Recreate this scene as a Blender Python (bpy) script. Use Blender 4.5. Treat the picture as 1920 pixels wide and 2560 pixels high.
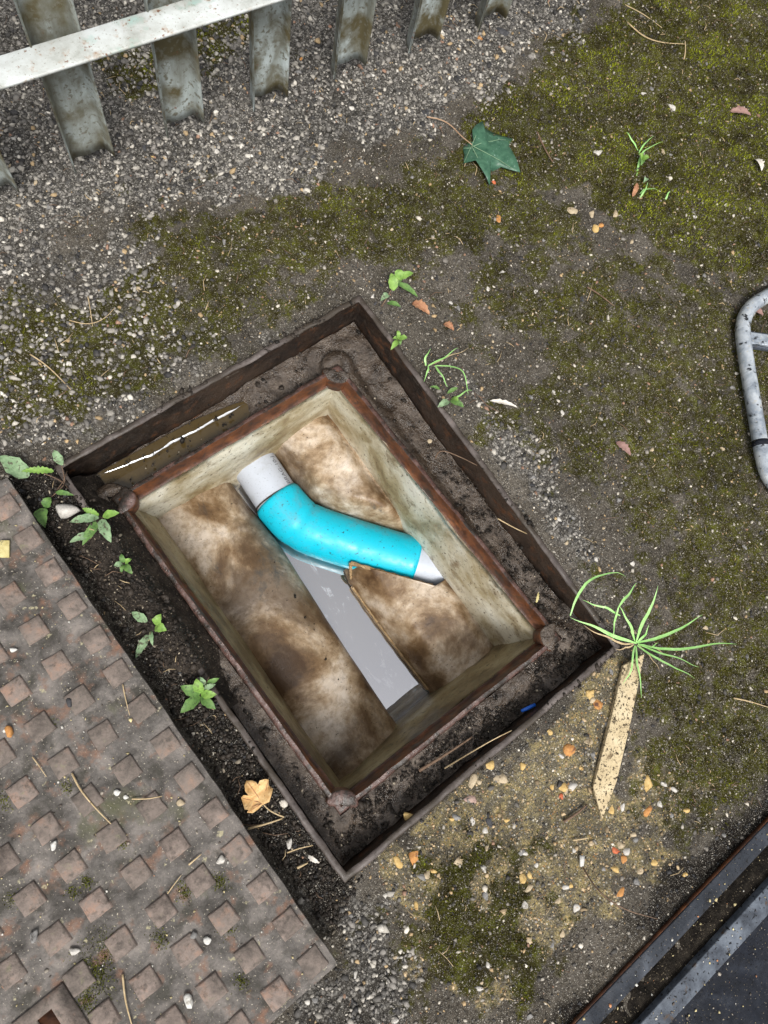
import bpy, math, random
import numpy as np
from mathutils import Vector, Matrix

# ------------------------------------------------------------------ camera, sky, sun, exposure
scene = bpy.context.scene
for o in list(bpy.data.objects):
    bpy.data.objects.remove(o)
col = scene.collection
random.seed(7)
rng = np.random.default_rng(7)

cam_data = bpy.data.cameras.new('camera')
cam_data.sensor_fit = 'VERTICAL'
cam_data.sensor_height = 36.0
cam_data.lens = 24.9339
cam_data.clip_start = 0.02
cam_data.clip_end = 500
cam = bpy.data.objects.new('camera', cam_data)
col.objects.link(cam)
cam.matrix_world = Matrix([[0.788272, 0.549925, -0.276063, -0.233473], [-0.592698, 0.799128, -0.10051, -0.089001], [0.165336, 0.242851, 0.95587, 1.202324], [0.0, 0.0, 0.0, 1.0]])
scene.camera = cam

SUN_EL, SUN_AZ = math.radians(58), math.radians(215)      # azimuth measured from +Y towards +X
world = bpy.data.worlds.new('World')
scene.world = world
world.use_nodes = True
wn = world.node_tree
wn.nodes.clear()
sky = wn.nodes.new('ShaderNodeTexSky')
sky.sky_type = 'NISHITA'
sky.sun_disc = False
sky.sun_elevation = SUN_EL
sky.sun_rotation = SUN_AZ
sky.dust_density = 4.0
sky.air_density = 1.0
hs = wn.nodes.new('ShaderNodeHueSaturation')
hs.inputs['Saturation'].default_value = 0.14
bg = wn.nodes.new('ShaderNodeBackground')
bg.inputs['Strength'].default_value = 0.10
wo = wn.nodes.new('ShaderNodeOutputWorld')
wn.links.new(sky.outputs[0], hs.inputs['Color'])
wn.links.new(hs.outputs[0], bg.inputs['Color'])
wn.links.new(bg.outputs[0], wo.inputs['Surface'])

sun_data = bpy.data.lights.new('sun', 'SUN')
sun_data.energy = 1.5
sun_data.angle = math.radians(18)
sun_data.color = (1.0, 0.96, 0.9)
sun = bpy.data.objects.new('sun', sun_data)
col.objects.link(sun)
sd = Vector((math.sin(SUN_AZ) * math.cos(SUN_EL), math.cos(SUN_AZ) * math.cos(SUN_EL), math.sin(SUN_EL)))
sun.rotation_euler = (-sd).to_track_quat('-Z', 'Y').to_euler()
sun.location = sd * 5

scene.view_settings.view_transform = 'Standard'
scene.view_settings.look = 'None'
scene.view_settings.exposure = 0.88
scene.view_settings.gamma = 1.0
scene.render.engine = 'CYCLES'

# ------------------------------------------------------------------ numeric helpers
def hash2(ix, iy, seed):
    h = (ix.astype(np.int64) * 374761393 + iy.astype(np.int64) * 668265263 + seed * 144665) & 0x7fffffff
    h = ((h ^ (h >> 13)) * 1274126177) & 0x7fffffff
    return ((h ^ (h >> 16)) & 0xffff) / 65535.0

def vnoise(x, y, seed=0):
    ix, iy = np.floor(x), np.floor(y)
    fx, fy = x - ix, y - iy
    fx = fx * fx * (3 - 2 * fx); fy = fy * fy * (3 - 2 * fy)
    a = hash2(ix, iy, seed); b = hash2(ix + 1, iy, seed)
    c = hash2(ix, iy + 1, seed); d = hash2(ix + 1, iy + 1, seed)
    return (a + (b - a) * fx) * (1 - fy) + (c + (d - c) * fx) * fy

def fbm(x, y, freq, seed=0, octs=4):
    x = np.asarray(x, float); y = np.asarray(y, float)
    s, a, t = 0.0, 1.0, 0.0
    for k in range(octs):
        s = s + a * vnoise(x * freq + 17.3 * k, y * freq - 9.1 * k, seed + k); t += a
        a *= 0.5; freq *= 2.03
    return s / t            # 0..1

def sstep(a, b, v):
    t = np.clip((v - a) / (b - a), 0, 1)
    return t * t * (3 - 2 * t)

def poly_sd(px, py, poly):
    """signed distance to polygon, positive inside"""
    P = np.array([(q[0], q[1]) for q in poly])
    d = np.full(px.shape, 1e9); inside = np.zeros(px.shape, bool)
    n = len(P)
    for i in range(n):
        a, b = P[i], P[(i + 1) % n]
        e = b - a
        t = np.clip(((px - a[0]) * e[0] + (py - a[1]) * e[1]) / (e @ e), 0, 1)
        d = np.minimum(d, np.hypot(px - a[0] - t * e[0], py - a[1] - t * e[1]))
        c = (a[1] > py) != (b[1] > py)
        xi = a[0] + (py - a[1]) / (b[1] - a[1] + 1e-12) * e[0]
        inside ^= c & (px < xi)
    return np.where(inside, d, -d)

# ------------------------------------------------------------------ object helpers
def fast_mesh(name, V, F, smooth=False):
    V = np.asarray(V, np.float32); me = bpy.data.meshes.new(name)
    if isinstance(F, np.ndarray):
        k = F.shape[1]; flat = F.ravel(); counts = np.full(len(F), k)
    else:
        counts = np.array([len(f) for f in F]); flat = np.array([i for f in F for i in f])
    me.vertices.add(len(V)); me.vertices.foreach_set('co', V.ravel())
    me.loops.add(len(flat)); me.loops.foreach_set('vertex_index', flat.astype(np.int32))
    me.polygons.add(len(counts))
    starts = np.concatenate([[0], np.cumsum(counts)[:-1]]).astype(np.int32)
    me.polygons.foreach_set('loop_start', starts)
    me.polygons.foreach_set('loop_total', counts.astype(np.int32))
    if smooth:
        me.polygons.foreach_set('use_smooth', np.ones(len(counts), bool))
    me.update(calc_edges=True); me.validate()
    return me

def color_attr(me, name, C):
    C = np.asarray(C, np.float32)
    if C.shape[1] == 3:
        C = np.concatenate([C, np.ones((len(C), 1), np.float32)], 1)
    a = me.color_attributes.new(name, 'FLOAT_COLOR', 'POINT')
    a.data.foreach_set('color', C.ravel())

def tag(o, label=None, cat=None, group=None, kind=None):
    if label: o['label'] = label
    if cat: o['category'] = cat
    if group: o['group'] = group
    if kind: o['kind'] = kind
    return o

def empty(name, loc, label, cat, group=None):
    o = bpy.data.objects.new(name, None); col.objects.link(o)
    o.location = loc; o.empty_display_size = 0.02
    return tag(o, label, cat, group)

def obj(name, V, F, m, parent=None, smooth=False, bevel=0):
    """one mesh object from world coordinates, under its parent when it is a part"""
    V = np.asarray(V, float)
    org = V.mean(0); org[2] = V[:, 2].min()
    me = fast_mesh(name, V - org, F, smooth); me.materials.append(m)
    o = bpy.data.objects.new(name, me); col.objects.link(o)
    o.location = org
    if parent:
        o.parent = parent
        p = parent; off = Vector((0, 0, 0))
        while p:
            off += p.location; p = p.parent
        o.location = Vector(org) - off
    if bevel:
        b = o.modifiers.new('bevel', 'BEVEL'); b.width = bevel; b.segments = 2; b.limit_method = 'ANGLE'
    return o

def inst(name, me, loc, parent=None, rot=(0, 0, 0), scale=(1, 1, 1)):
    o = bpy.data.objects.new(name, me); col.objects.link(o)
    off = Vector((0, 0, 0)); p = parent
    while p:
        off += p.location; p = p.parent
    o.location = Vector(loc) - off; o.rotation_euler = rot; o.scale = scale
    if parent: o.parent = parent
    return o

def grid_faces(nu, nv, off=0, closed_u=False):
    F = []
    for i in range(nu if closed_u else nu - 1):
        for j in range(nv - 1):
            a = off + i * nv + j; b = off + ((i + 1) % nu) * nv + j
            F.append((a, b, b + 1, a + 1))
    return F

def box_vf(x0, x1, y0, y1, z0, z1):
    V = [(x, y, z) for z in (z0, z1) for y in (y0, y1) for x in (x0, x1)]
    F = [(0, 2, 3, 1), (4, 5, 7, 6), (0, 1, 5, 4), (2, 6, 7, 3), (0, 4, 6, 2), (1, 3, 7, 5)]
    return V, F

def resample(pts, n):
    P = np.array(pts, float); L = np.concatenate([[0], np.cumsum(np.linalg.norm(np.diff(P, axis=0), axis=1))])
    t = np.linspace(0, L[-1], n)
    return np.stack([np.interp(t, L, P[:, k]) for k in range(3)], 1)

def smooth_path(pts, n, it=2):
    P = np.array(pts, float)
    for _ in range(it):
        Q = [P[0]]
        for a, b in zip(P[:-1], P[1:]):
            Q += [a * .75 + b * .25, a * .25 + b * .75]
        Q.append(P[-1]); P = np.array(Q)
    return resample(P, n)

def tube_vf(path, radii, seg=8, cap=True):
    P = np.array(path, float); n = len(P)
    R = np.broadcast_to(np.asarray(radii, float), (n,)) if np.ndim(radii) else np.full(n, radii)
    T = np.gradient(P, axis=0); T /= np.linalg.norm(T, axis=1)[:, None] + 1e-12
    up = np.array([0, 0, 1.0]) if abs(T[0][2]) < .9 else np.array([1.0, 0, 0])
    V = []
    for i in range(n):
        s = np.cross(T[i], up); s /= np.linalg.norm(s) + 1e-12
        u = np.cross(s, T[i]); up = u
        for k in range(seg):
            a = 2 * math.pi * k / seg
            V.append(P[i] + R[i] * (math.cos(a) * s + math.sin(a) * u))
    F = []
    for i in range(n - 1):
        for k in range(seg):
            a = i * seg + k; b = i * seg + (k + 1) % seg
            F.append((a, b, b + seg, a + seg))
    if cap:
        F.append(tuple(range(seg))[::-1]); F.append(tuple((n - 1) * seg + k for k in range(seg)))
    return V, F

def merge(parts):
    V, F = [], []
    for v, f in parts:
        o = len(V); V += [tuple(p) for p in v]; F += [tuple(i + o for i in q) for q in f]
    return V, F

# ------------------------------------------------------------------ materials
class NT:
    def __init__(s, name):
        s.m = bpy.data.materials.new(name); s.m.use_nodes = True
        s.t = s.m.node_tree; s.b = s.t.nodes['Principled BSDF']
        s.pos = s.t.nodes.new('ShaderNodeNewGeometry').outputs['Position']
    def lk(s, a, b): s.t.links.new(a, b)
    def noise(s, scale, detail=6, rough=.6, dist=0, vec=None, stretch=None):
        n = s.t.nodes.new('ShaderNodeTexNoise'); n.inputs['Scale'].default_value = scale
        n.inputs['Detail'].default_value = detail; n.inputs['Roughness'].default_value = rough
        n.inputs['Distortion'].default_value = dist
        v = vec or s.pos
        if stretch:
            mp = s.t.nodes.new('ShaderNodeMapping'); mp.inputs['Scale'].default_value = stretch
            s.lk(v, mp.inputs[0]); v = mp.outputs[0]
        s.lk(v, n.inputs['Vector']); return n.outputs['Fac']
    def vor(s, scale, out='Distance', feature='F1', rnd=1):
        n = s.t.nodes.new('ShaderNodeTexVoronoi'); n.inputs['Scale'].default_value = scale
        n.feature = feature; n.inputs['Randomness'].default_value = rnd
        s.lk(s.pos, n.inputs['Vector']); return n.outputs[out]
    def ramp(s, fac, stops, interp='LINEAR'):
        n = s.t.nodes.new('ShaderNodeValToRGB'); e = n.color_ramp.elements
        n.color_ramp.interpolation = interp
        while len(e) < len(stops): e.new(.5)
        for k, (p, c) in enumerate(stops):
            e[k].position = p
            e[k].color = (c, c, c, 1) if not isinstance(c, (tuple, list)) else (*c[:3], 1)
        s.lk(fac, n.inputs[0]); return n.outputs[0]
    def mix(s, fac, a, b, mode='MIX'):
        n = s.t.nodes.new('ShaderNodeMix'); n.data_type = 'RGBA'; n.blend_type = mode
        for i, v in ((0, fac), (6, a), (7, b)):
            if isinstance(v, (int, float)): n.inputs[i].default_value = v
            elif isinstance(v, (tuple, list)): n.inputs[i].default_value = (*v[:3], 1)
            else: s.lk(v, n.inputs[i])
        return n.outputs[2]
    def math(s, op, a, b=None):
        n = s.t.nodes.new('ShaderNodeMath'); n.operation = op
        for i, v in ((0, a), (1, b)):
            if v is None: continue
            if isinstance(v, (int, float)): n.inputs[i].default_value = v
            else: s.lk(v, n.inputs[i])
        return n.outputs[0]
    def attr(s, name, out='Color'):
        n = s.t.nodes.new('ShaderNodeAttribute'); n.attribute_name = name; return n.outputs[out]
    def sep(s, c):
        n = s.t.nodes.new('ShaderNodeSeparateColor'); s.lk(c, n.inputs[0]); return n.outputs
    def rnd(s): return s.t.nodes.new('ShaderNodeObjectInfo').outputs['Random']
    def base(s, c):
        if isinstance(c, (tuple, list)): s.b.inputs['Base Color'].default_value = (*c[:3], 1)
        else: s.lk(c, s.b.inputs['Base Color'])
    def rough(s, r):
        if isinstance(r, (int, float)): s.b.inputs['Roughness'].default_value = r
        else: s.lk(r, s.b.inputs['Roughness'])
    def spec(s, v): s.b.inputs['Specular IOR Level'].default_value = v
    def bump(s, h, strength=.5, dist=.002):
        n = s.t.nodes.new('ShaderNodeBump'); n.inputs['Strength'].default_value = strength
        n.inputs['Distance'].default_value = dist; s.lk(h, n.inputs['Height'])
        if s.b.inputs['Normal'].links:
            s.lk(s.b.inputs['Normal'].links[0].from_socket, n.inputs['Normal'])
        s.lk(n.outputs[0], s.b.inputs['Normal'])

def grunge(name, stops, scale=30, spots=(), rough=(.6, .9), spec=.4, bump=(120, .4, .001), bump2=None, stretch=None, metal=0, detail=8):
    t = NT(name)
    c = t.ramp(t.noise(scale, detail, .65, .3, stretch=stretch), stops)
    for (sc, lo, hi, cc, dt) in spots:
        f = t.ramp(t.noise(sc, dt, .6), [(lo, 0.0), (hi, 1.0)])
        c = t.mix(f, c, cc)
    t.base(c); t.spec(spec); t.b.inputs['Metallic'].default_value = metal
    t.rough(t.ramp(t.noise(scale * 1.7, 4), [(.3, rough[0]), (.7, rough[1])]))
    if bump: t.bump(t.noise(bump[0], 6, .65), bump[1], bump[2])
    if bump2: t.bump(t.noise(bump2[0], 3, .5), bump2[1], bump2[2])
    return t.m

# ground
def ground_mat():
    t = NT('ground_soil')
    ch = t.sep(t.attr('masks')); g, ms, cc = ch[0], ch[1], ch[2]
    dk = t.attr('masks', 'Alpha')
    soil = t.ramp(t.noise(16, 12, .75), [(.28, (.014, .012, .009)), (.44, (.046, .040, .032)), (.57, (.092, .081, .068)), (.74, (.18, .163, .142))])
    soil = t.mix(t.ramp(t.noise(260, 8, .8), [(.44, 0.0), (.62, 1.0)]), soil, t.mix(.55, soil, (.18, .155, .12)))
    soil = t.mix(t.ramp(t.noise(170, 8, .8), [(.50, 0.0), (.64, .85)]), soil, (.012, .009, .006))
    # packed chippings: every cell its own grey
    v1 = t.vor(150); c1 = t.sep(t.vor(150, 'Color'))
    v2 = t.vor(320); c2 = t.sep(t.vor(320, 'Color'))
    chip = [(0, (.022, .021, .020)), (.2, (.065, .062, .058)), (.42, (.16, .152, .14)), (.68, (.29, .275, .25)), (.9, (.46, .435, .395)), (1, (.60, .575, .53))]
    g1 = t.mix(t.ramp(v1, [(.30, 0.0), (.55, .85)]), t.ramp(c1[0], chip), (.030, .027, .023))
    g2 = t.mix(t.ramp(v2, [(.30, 0.0), (.55, .8)]), t.ramp(c2[0], chip), (.034, .030, .026))
    grav = t.mix(t.ramp(t.noise(55, 6, .7), [(.42, 0.0), (.56, 1.0)]), g1, g2)
    grav = t.mix(t.ramp(t.noise(12, 8, .7), [(.46, 0.0), (.74, .5)]), grav, soil)
    moss = t.ramp(t.noise(38, 12, .78), [(.26, (.014, .011, .004)), (.44, (.036, .030, .008)), (.55, (.064, .062, .010)), (.65, (.115, .125, .014)), (.76, (.24, .26, .026))])
    moss = t.mix(t.ramp(t.noise(420, 4, .7), [(.45, 0.0), (.7, .55)]), moss, (.012, .010, .005))
    conc = t.ramp(t.noise(30, 10, .75), [(.28, (.050, .045, .032)), (.45, (.14, .12, .080)), (.56, (.30, .245, .12)), (.66, (.50, .38, .15)), (.80, (.60, .52, .34))])
    conc = t.mix(t.ramp(t.noise(420, 5, .7), [(.46, 0.0), (.60, .85)]), conc, (.045, .042, .036))
    v3 = t.vor(210); c3 = t.sep(t.vor(210, 'Color'))
    cg = t.math('MULTIPLY', t.math('LESS_THAN', v3, .36), t.math('GREATER_THAN', c3[0], .62))
    conc = t.mix(t.math('MULTIPLY', cg, .9), conc, t.ramp(c3[1], [(0, (.32, .15, .05)), (.3, (.48, .33, .13)), (.6, (.50, .42, .26)), (.85, (.62, .58, .48)), (1, (.10, .09, .09))]))
    n1 = t.noise(24, 12, .75)
    def m(mask, amt=.55):
        v = t.math('ADD', mask, t.math('MULTIPLY', t.math('SUBTRACT', n1, .5), amt * 2))
        return t.ramp(v, [(.36, 0.0), (.60, 1.0)])
    c = t.mix(m(g), soil, grav)
    c = t.mix(m(cc, .5), c, conc)
    c = t.mix(m(ms, 1.35), c, moss)
    black = t.ramp(t.noise(130, 8, .7), [(.3, (.006, .005, .004)), (.55, (.018, .015, .012)), (.75, (.055, .047, .038))])
    c = t.mix(m(dk, .35), c, black)
    # pale grit
    for (sc, thr, dn) in ((260, .25, .84), (480, .30, .72), (820, .34, .66)):
        v = t.vor(sc); vc = t.sep(t.vor(sc, 'Color'))
        grit = t.math('MULTIPLY', t.math('LESS_THAN', v, thr), t.math('GREATER_THAN', vc[0], dn))
        gritc = t.ramp(vc[1], [(0, (.09, .085, .075)), (.45, (.22, .205, .175)), (.8, (.38, .35, .30)), (1, (.56, .53, .47))])
        c = t.mix(t.math('MULTIPLY', grit, .9), c, gritc)
    big = t.ramp(t.noise(4.5, 6, .6), [(.3, .62), (.7, 1.25)])
    c = t.mix(1.0, c, big, 'MULTIPLY')
    t.base(c); t.spec(.10)
    t.rough(t.ramp(t.noise(35, 5), [(.35, .6), (.65, .95)]))
    t.bump(t.noise(220, 10, .75), 1.0, .004)
    t.bump(v1, -.35, .003)
    return t.m
M_GROUND = ground_mat()

def attr_mat(name, rough=.75, bumpsc=500, spec=.2, var=.25):
    t = NT(name)
    c = t.mix(t.ramp(t.noise(bumpsc * .6, 4), [(.3, 0.0), (.7, var)]), t.attr('col'), (.03, .027, .022))
    t.base(c); t.rough(rough); t.spec(spec); t.bump(t.noise(bumpsc, 4), .4, .0008)
    return t.m
M_STONE = attr_mat('gravel_stone', .62)
M_MOSS = attr_mat('moss_green', .9, 900, .05, .1)
M_CRUMB = attr_mat('soil_crumb', .6, 700, .25)

def stone_mat(name, a, b, sp=(.05, .045, .04)):
    return grunge(name, [(.3, a), (.7, b)], 160, [(90, .58, .68, sp, 5)], (.6, .9), .2, (400, .6, .0012))
STONES = {
    'grey': stone_mat('grey_stone', (.11, .108, .105), (.28, .27, .26)),
    'dark': stone_mat('dark_stone', (.028, .028, .030), (.085, .085, .09)),
    'pale': stone_mat('pale_stone', (.36, .34, .31), (.62, .59, .54), (.2, .18, .15)),
    'white': stone_mat('white_stone', (.46, .45, .42), (.68, .67, .63), (.3, .28, .24)),
    'yellow': stone_mat('yellow_stone', (.42, .27, .09), (.62, .45, .20), (.22, .12, .05)),
    'orange': stone_mat('orange_stone', (.36, .15, .05), (.55, .29, .10), (.12, .06, .04)),
    'brick': stone_mat('brick_fragment', (.40, .09, .04), (.55, .17, .08), (.15, .05, .04)),
    'tan': stone_mat('tan_stone', (.32, .25, .16), (.52, .43, .30), (.15, .11, .07)),
    'pink': stone_mat('pinkish_stone', (.30, .20, .17), (.45, .33, .28), (.12, .08, .07)),
}
M_RUST = grunge('rusted_iron', [(.28, (.014, .007, .004)), (.42, (.048, .017, .007)), (.56, (.105, .035, .011)), (.74, (.19, .07, .022))],
                28, [(70, .54, .70, (.032, .018, .011), 9), (14, .56, .66, (.030, .019, .012), 8)], (.3, .75), .5, (300, .7, .0012), (60, .4, .002))
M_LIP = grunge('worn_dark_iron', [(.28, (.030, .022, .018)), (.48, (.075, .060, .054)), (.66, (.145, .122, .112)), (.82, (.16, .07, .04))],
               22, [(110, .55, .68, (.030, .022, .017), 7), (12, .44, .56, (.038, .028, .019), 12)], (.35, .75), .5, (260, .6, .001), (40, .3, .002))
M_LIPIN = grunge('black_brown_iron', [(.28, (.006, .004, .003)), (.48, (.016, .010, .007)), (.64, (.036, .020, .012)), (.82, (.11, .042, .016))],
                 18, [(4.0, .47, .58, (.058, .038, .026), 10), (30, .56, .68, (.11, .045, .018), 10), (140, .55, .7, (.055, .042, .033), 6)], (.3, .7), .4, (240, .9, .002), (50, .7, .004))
M_PINKRIM = grunge('wet_pinkish_iron', [(.25, (.035, .018, .014)), (.5, (.095, .052, .042)), (.75, (.20, .125, .11))],
                   45, [(26, .48, .58, (.026, .019, .014), 9), (160, .58, .66, (.02, .014, .011), 6)], (.12, .5), .6, (300, .8, .0014), (70, .6, .003))
def mud_mat():
    t = NT('wet_mud')
    c = t.ramp(t.noise(34, 10, .72), [(.28, (.014, .009, .006)), (.45, (.046, .031, .020)), (.60, (.098, .072, .052)), (.76, (.17, .14, .11))])
    c = t.mix(t.ramp(t.noise(230, 4, .6), [(.64, 0.0), (.69, .9)]), c, (.22, .18, .13))
    t.base(c); t.spec(.9)
    t.rough(t.ramp(t.noise(22, 6, .65), [(.36, .10), (.5, .28), (.66, .75)]))
    t.bump(t.noise(60, 8, .65), 1.0, .009); t.bump(t.noise(300, 5, .6), .6, .0018)
    return t.m
M_MUD = mud_mat()
def wall_mat(name, stops, sp):
    return grunge(name, stops, 6.5, [(19, .56, .74, sp, 12), (120, .58, .68, tuple(v * .7 for v in sp), 10), (5, .60, .74, (.25, .14, .05), 9), (240, .67, .71, (.03, .022, .014), 3)],
                  (.35, .65), .35, (90, .6, .002), (24, .4, .005), None, 0, 12)
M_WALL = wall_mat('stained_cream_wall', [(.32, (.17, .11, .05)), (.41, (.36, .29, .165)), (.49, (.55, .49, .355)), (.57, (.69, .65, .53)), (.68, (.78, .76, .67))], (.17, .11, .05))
M_WALL2 = wall_mat('darker_brown_wall', [(.28, (.060, .040, .020)), (.42, (.15, .11, .058)), (.55, (.29, .235, .135)), (.72, (.45, .40, .275))], (.055, .040, .022))  # darker brown version of the wall colours, for near and left walls
def bench_mat():
    t = NT('stained_benching')
    c = t.ramp(t.noise(7.5, 13, .66, .3), [(.33, (.070, .038, .018)), (.42, (.19, .118, .060)), (.49, (.36, .265, .17)), (.56, (.54, .445, .345)), (.66, (.68, .60, .52))])
    c = t.mix(t.ramp(t.noise(70, 12, .75), [(.46, 0.0), (.66, .75)]), c, t.mix(.7, c, (.10, .058, .028)))
    c = t.mix(t.ramp(t.noise(3.6, 10, .66, .5), [(.52, 0.0), (.63, .8)]), c, (.075, .045, .024))
    c = t.mix(t.ramp(t.noise(5.2, 9, .7, 1.0, stretch=(1.6, .6, 1)), [(.60, 0.0), (.68, .8)]), c, (.055, .058, .056))
    c = t.mix(t.ramp(t.noise(210, 4, .6), [(.66, 0.0), (.70, .9)]), c, (.022, .015, .010))
    t.base(c); t.spec(.4); t.rough(t.ramp(t.noise(12, 5), [(.35, .22), (.65, .6)]))
    t.bump(t.noise(150, 8, .7), .6, .0014); t.bump(t.noise(30, 3), .3, .004)
    return t.m
M_BENCH = bench_mat()
M_TAN = grunge('raw_tan_edge', [(.3, (.10, .060, .028)), (.5, (.33, .22, .11)), (.8, (.55, .42, .26))], 60, [(120, .58, .66, (.08, .05, .03), 5)], (.6, .8))
M_GALV = grunge('weathered_galvanised_steel', [(.28, (.10, .10, .07)), (.42, (.20, .21, .185)), (.56, (.33, .37, .36)), (.72, (.50, .56, .57))],
                20, [(13, .47, .60, (.095, .080, .040), 11), (45, .66, .72, (.16, .06, .03), 6), (300, .66, .72, (.09, .08, .05), 4), (110, .54, .62, (.14, .135, .105), 8)],
                (.4, .75), .4, (200, .3, .0008), None, (1, 1, .35))
M_RAIL = grunge('galvanised_rail', [(.28, (.28, .29, .26)), (.45, (.47, .49, .47)), (.7, (.66, .70, .70))],
                18, [(60, .58, .70, (.40, .32, .25), 10), (8, .54, .70, (.26, .26, .20), 11), (16, .58, .68, (.36, .50, .46), 8), (120, .62, .68, (.20, .11, .07), 6), (260, .62, .67, (.25, .24, .20), 4)],
                (.4, .7), .45, (240, .3, .0008))
M_PLATE = grunge('rusty_cover_iron', [(.30, (.026, .023, .020)), (.41, (.066, .060, .054)), (.51, (.118, .107, .098)), (.62, (.185, .165, .150)), (.78, (.28, .24, .21))],
                 22, [(34, .55, .70, (.19, .105, .070), 12), (20, .54, .66, (.052, .048, .040), 10), (9, .60, .70, (.085, .085, .050), 9), (75, .64, .70, (.34, .31, .20), 6), (300, .64, .69, (.40, .36, .29), 3)],
                 (.5, .9), .2, (160, .9, .0025), (50, .5, .004))
def stud_mat():
    t = NT('rusty_stud_iron')
    c = t.ramp(t.noise(28, 10, .72), [(.30, (.058, .046, .040)), (.42, (.14, .113, .098)), (.54, (.23, .183, .158)), (.70, (.34, .205, .145))])
    c = t.mix(t.ramp(t.noise(90, 8, .7), [(.52, 0.0), (.66, .8)]), c, (.06, .05, .042))
    c = t.mix(t.math('MULTIPLY', t.rnd(), .45), c, (.13, .115, .10))
    c = t.mix(t.ramp(t.noise(60, 6), [(.62, 0.0), (.72, .7)]), c, (.20, .19, .12))
    t.base(c); t.rough(.75); t.spec(.2); t.bump(t.noise(200, 8, .7), .9, .002)
    return t.m
M_STUD = stud_mat()
M_PAN = grunge('black_painted_steel', [(.28, (.005, .006, .008)), (.5, (.012, .014, .020)), (.68, (.022, .026, .036)), (.86, (.055, .062, .078))],
               24, [(260, .60, .66, (.004, .004, .005), 3), (300, .66, .70, (.24, .20, .14), 3)], (.5, .85), .12, (280, .6, .0012))
M_PANRIM = grunge('blue_grey_worn_steel', [(.28, (.022, .026, .034)), (.45, (.060, .070, .088)), (.62, (.125, .145, .175)), (.8, (.20, .225, .26))],
                  26, [(150, .60, .64, (.007, .008, .010), 3), (50, .60, .68, (.075, .055, .042), 8), (30, .62, .72, (.020, .020, .022), 9)], (.45, .8), .25, (280, .5, .001))
M_FLANGE = grunge('dark_worn_flange', [(.30, (.006, .007, .010)), (.47, (.020, .024, .032)), (.62, (.040, .046, .058)), (.80, (.10, .115, .14))],
                  17, [(150, .60, .64, (.007, .008, .010), 3), (230, .66, .70, (.24, .20, .15), 3)], (.45, .8), .25, (280, .5, .001))
M_PANDIRT = grunge('dirt_in_channel', [(.28, (.005, .0045, .004)), (.5, (.017, .014, .011)), (.72, (.05, .042, .032))],
                   40, [(330, .66, .70, (.27, .22, .15), 2)], (.7, .95), .1, (200, 1.0, .004))
M_WOOD = grunge('weathered_pale_wood', [(.25, (.33, .25, .14)), (.5, (.52, .42, .26)), (.75, (.66, .56, .38))],
                26, [(190, .55, .61, (.045, .032, .020), 6), (60, .58, .70, (.19, .14, .08), 9), (330, .60, .65, (.03, .022, .015), 3)], (.7, .9), .2, (300, .5, .001), None, (1, 1, 1))
M_TUBE = grunge('scuffed_steel_tube', [(.28, (.10, .115, .135)), (.42, (.30, .34, .39)), (.56, (.50, .54, .58)), (.74, (.70, .71, .70))],
                30, [(75, .57, .63, (.018, .019, .022), 7), (160, .62, .68, (.50, .47, .40), 4)], (.25, .5), .5, (300, .4, .0008), None, None, .35)

def pipe_mat(name, base, dark, amt, rough):
    t = NT(name)
    c = t.mix(t.ramp(t.noise(9, 3), [(.3, 0.0), (.7, .25)]), base, tuple(min(1, v * 1.25 + .02) for v in base))
    c = t.mix(t.ramp(t.noise(130, 8, .7), [(amt, 0.0), (amt + .05, .9)]), c, dark)
    c = t.mix(t.ramp(t.noise(70, 5, .7, 1, stretch=(1, .25, 1)), [(.67, 0.0), (.72, .6)]), c, tuple(v * .55 for v in base))
    c = t.mix(t.ramp(t.noise(16, 11, .72), [(.52, 0.0), (.72, .38)]), c, (.20, .19, .15))
    c = t.mix(t.ramp(t.noise(260, 5, .7), [(.60, 0.0), (.68, .5)]), c, (.06, .07, .065))
    t.base(c); t.rough(t.ramp(t.noise(40, 8, .7), [(.35, rough - .06), (.65, rough + .22)])); t.spec(.45); t.bump(t.noise(60, 3), .12, .002)
    return t.m
M_BLUE = pipe_mat('turquoise_plastic', (.0, .46, .62), (.012, .04, .05), .605, .36)
M_WHITE = pipe_mat('pale_grey_plastic', (.46, .50, .57), (.02, .02, .02), .69, .4)
def flat_mat(name, c, rough=.6, spec=.4):
    t = NT(name); t.base(c); t.rough(rough); t.spec(spec); return t.m
M_TWIG_DARK = flat_mat('joint_dirt', (.035, .028, .020), .8, .2)
M_INK = flat_mat('grey_print', (.10, .10, .12), .6)

def leaf_mat(name, a, b, spot=None, amt=.62, rough=.45, sss=True):
    t = NT(name)
    c = t.ramp(t.noise(110, 9, .7), [(.32, a), (.66, b)])
    if spot: c = t.mix(t.ramp(t.noise(170, 6, .65), [(amt, 0.0), (amt + .08, .9)]), c, spot)
    t.base(c); t.rough(rough); t.spec(.4); t.bump(t.noise(260, 4), .3, .0006)
    if sss: t.b.inputs['Subsurface Weight'].default_value = 0
    return t.m
M_LEAF = leaf_mat('fresh_green_leaf', (.05, .12, .03), (.15, .27, .07), (.05, .075, .03), .56, .6)
M_LEAFB = leaf_mat('bright_green_leaf', (.10, .21, .035), (.25, .41, .09), (.10, .13, .04), .58, .55)
M_LEAFG = leaf_mat('dusty_green_leaf', (.12, .21, .10), (.27, .38, .22), (.07, .06, .04), .53, .75)
M_GRASS = leaf_mat('grass_blade', (.22, .50, .12), (.42, .70, .27), (.30, .28, .10), .68)
M_STRAW = leaf_mat('dry_straw', (.34, .24, .12), (.56, .44, .27), (.12, .08, .05), .62, .8)
M_TWIG = leaf_mat('brown_twig', (.09, .055, .035), (.20, .13, .085), (.04, .03, .02), .6, .8)
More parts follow.
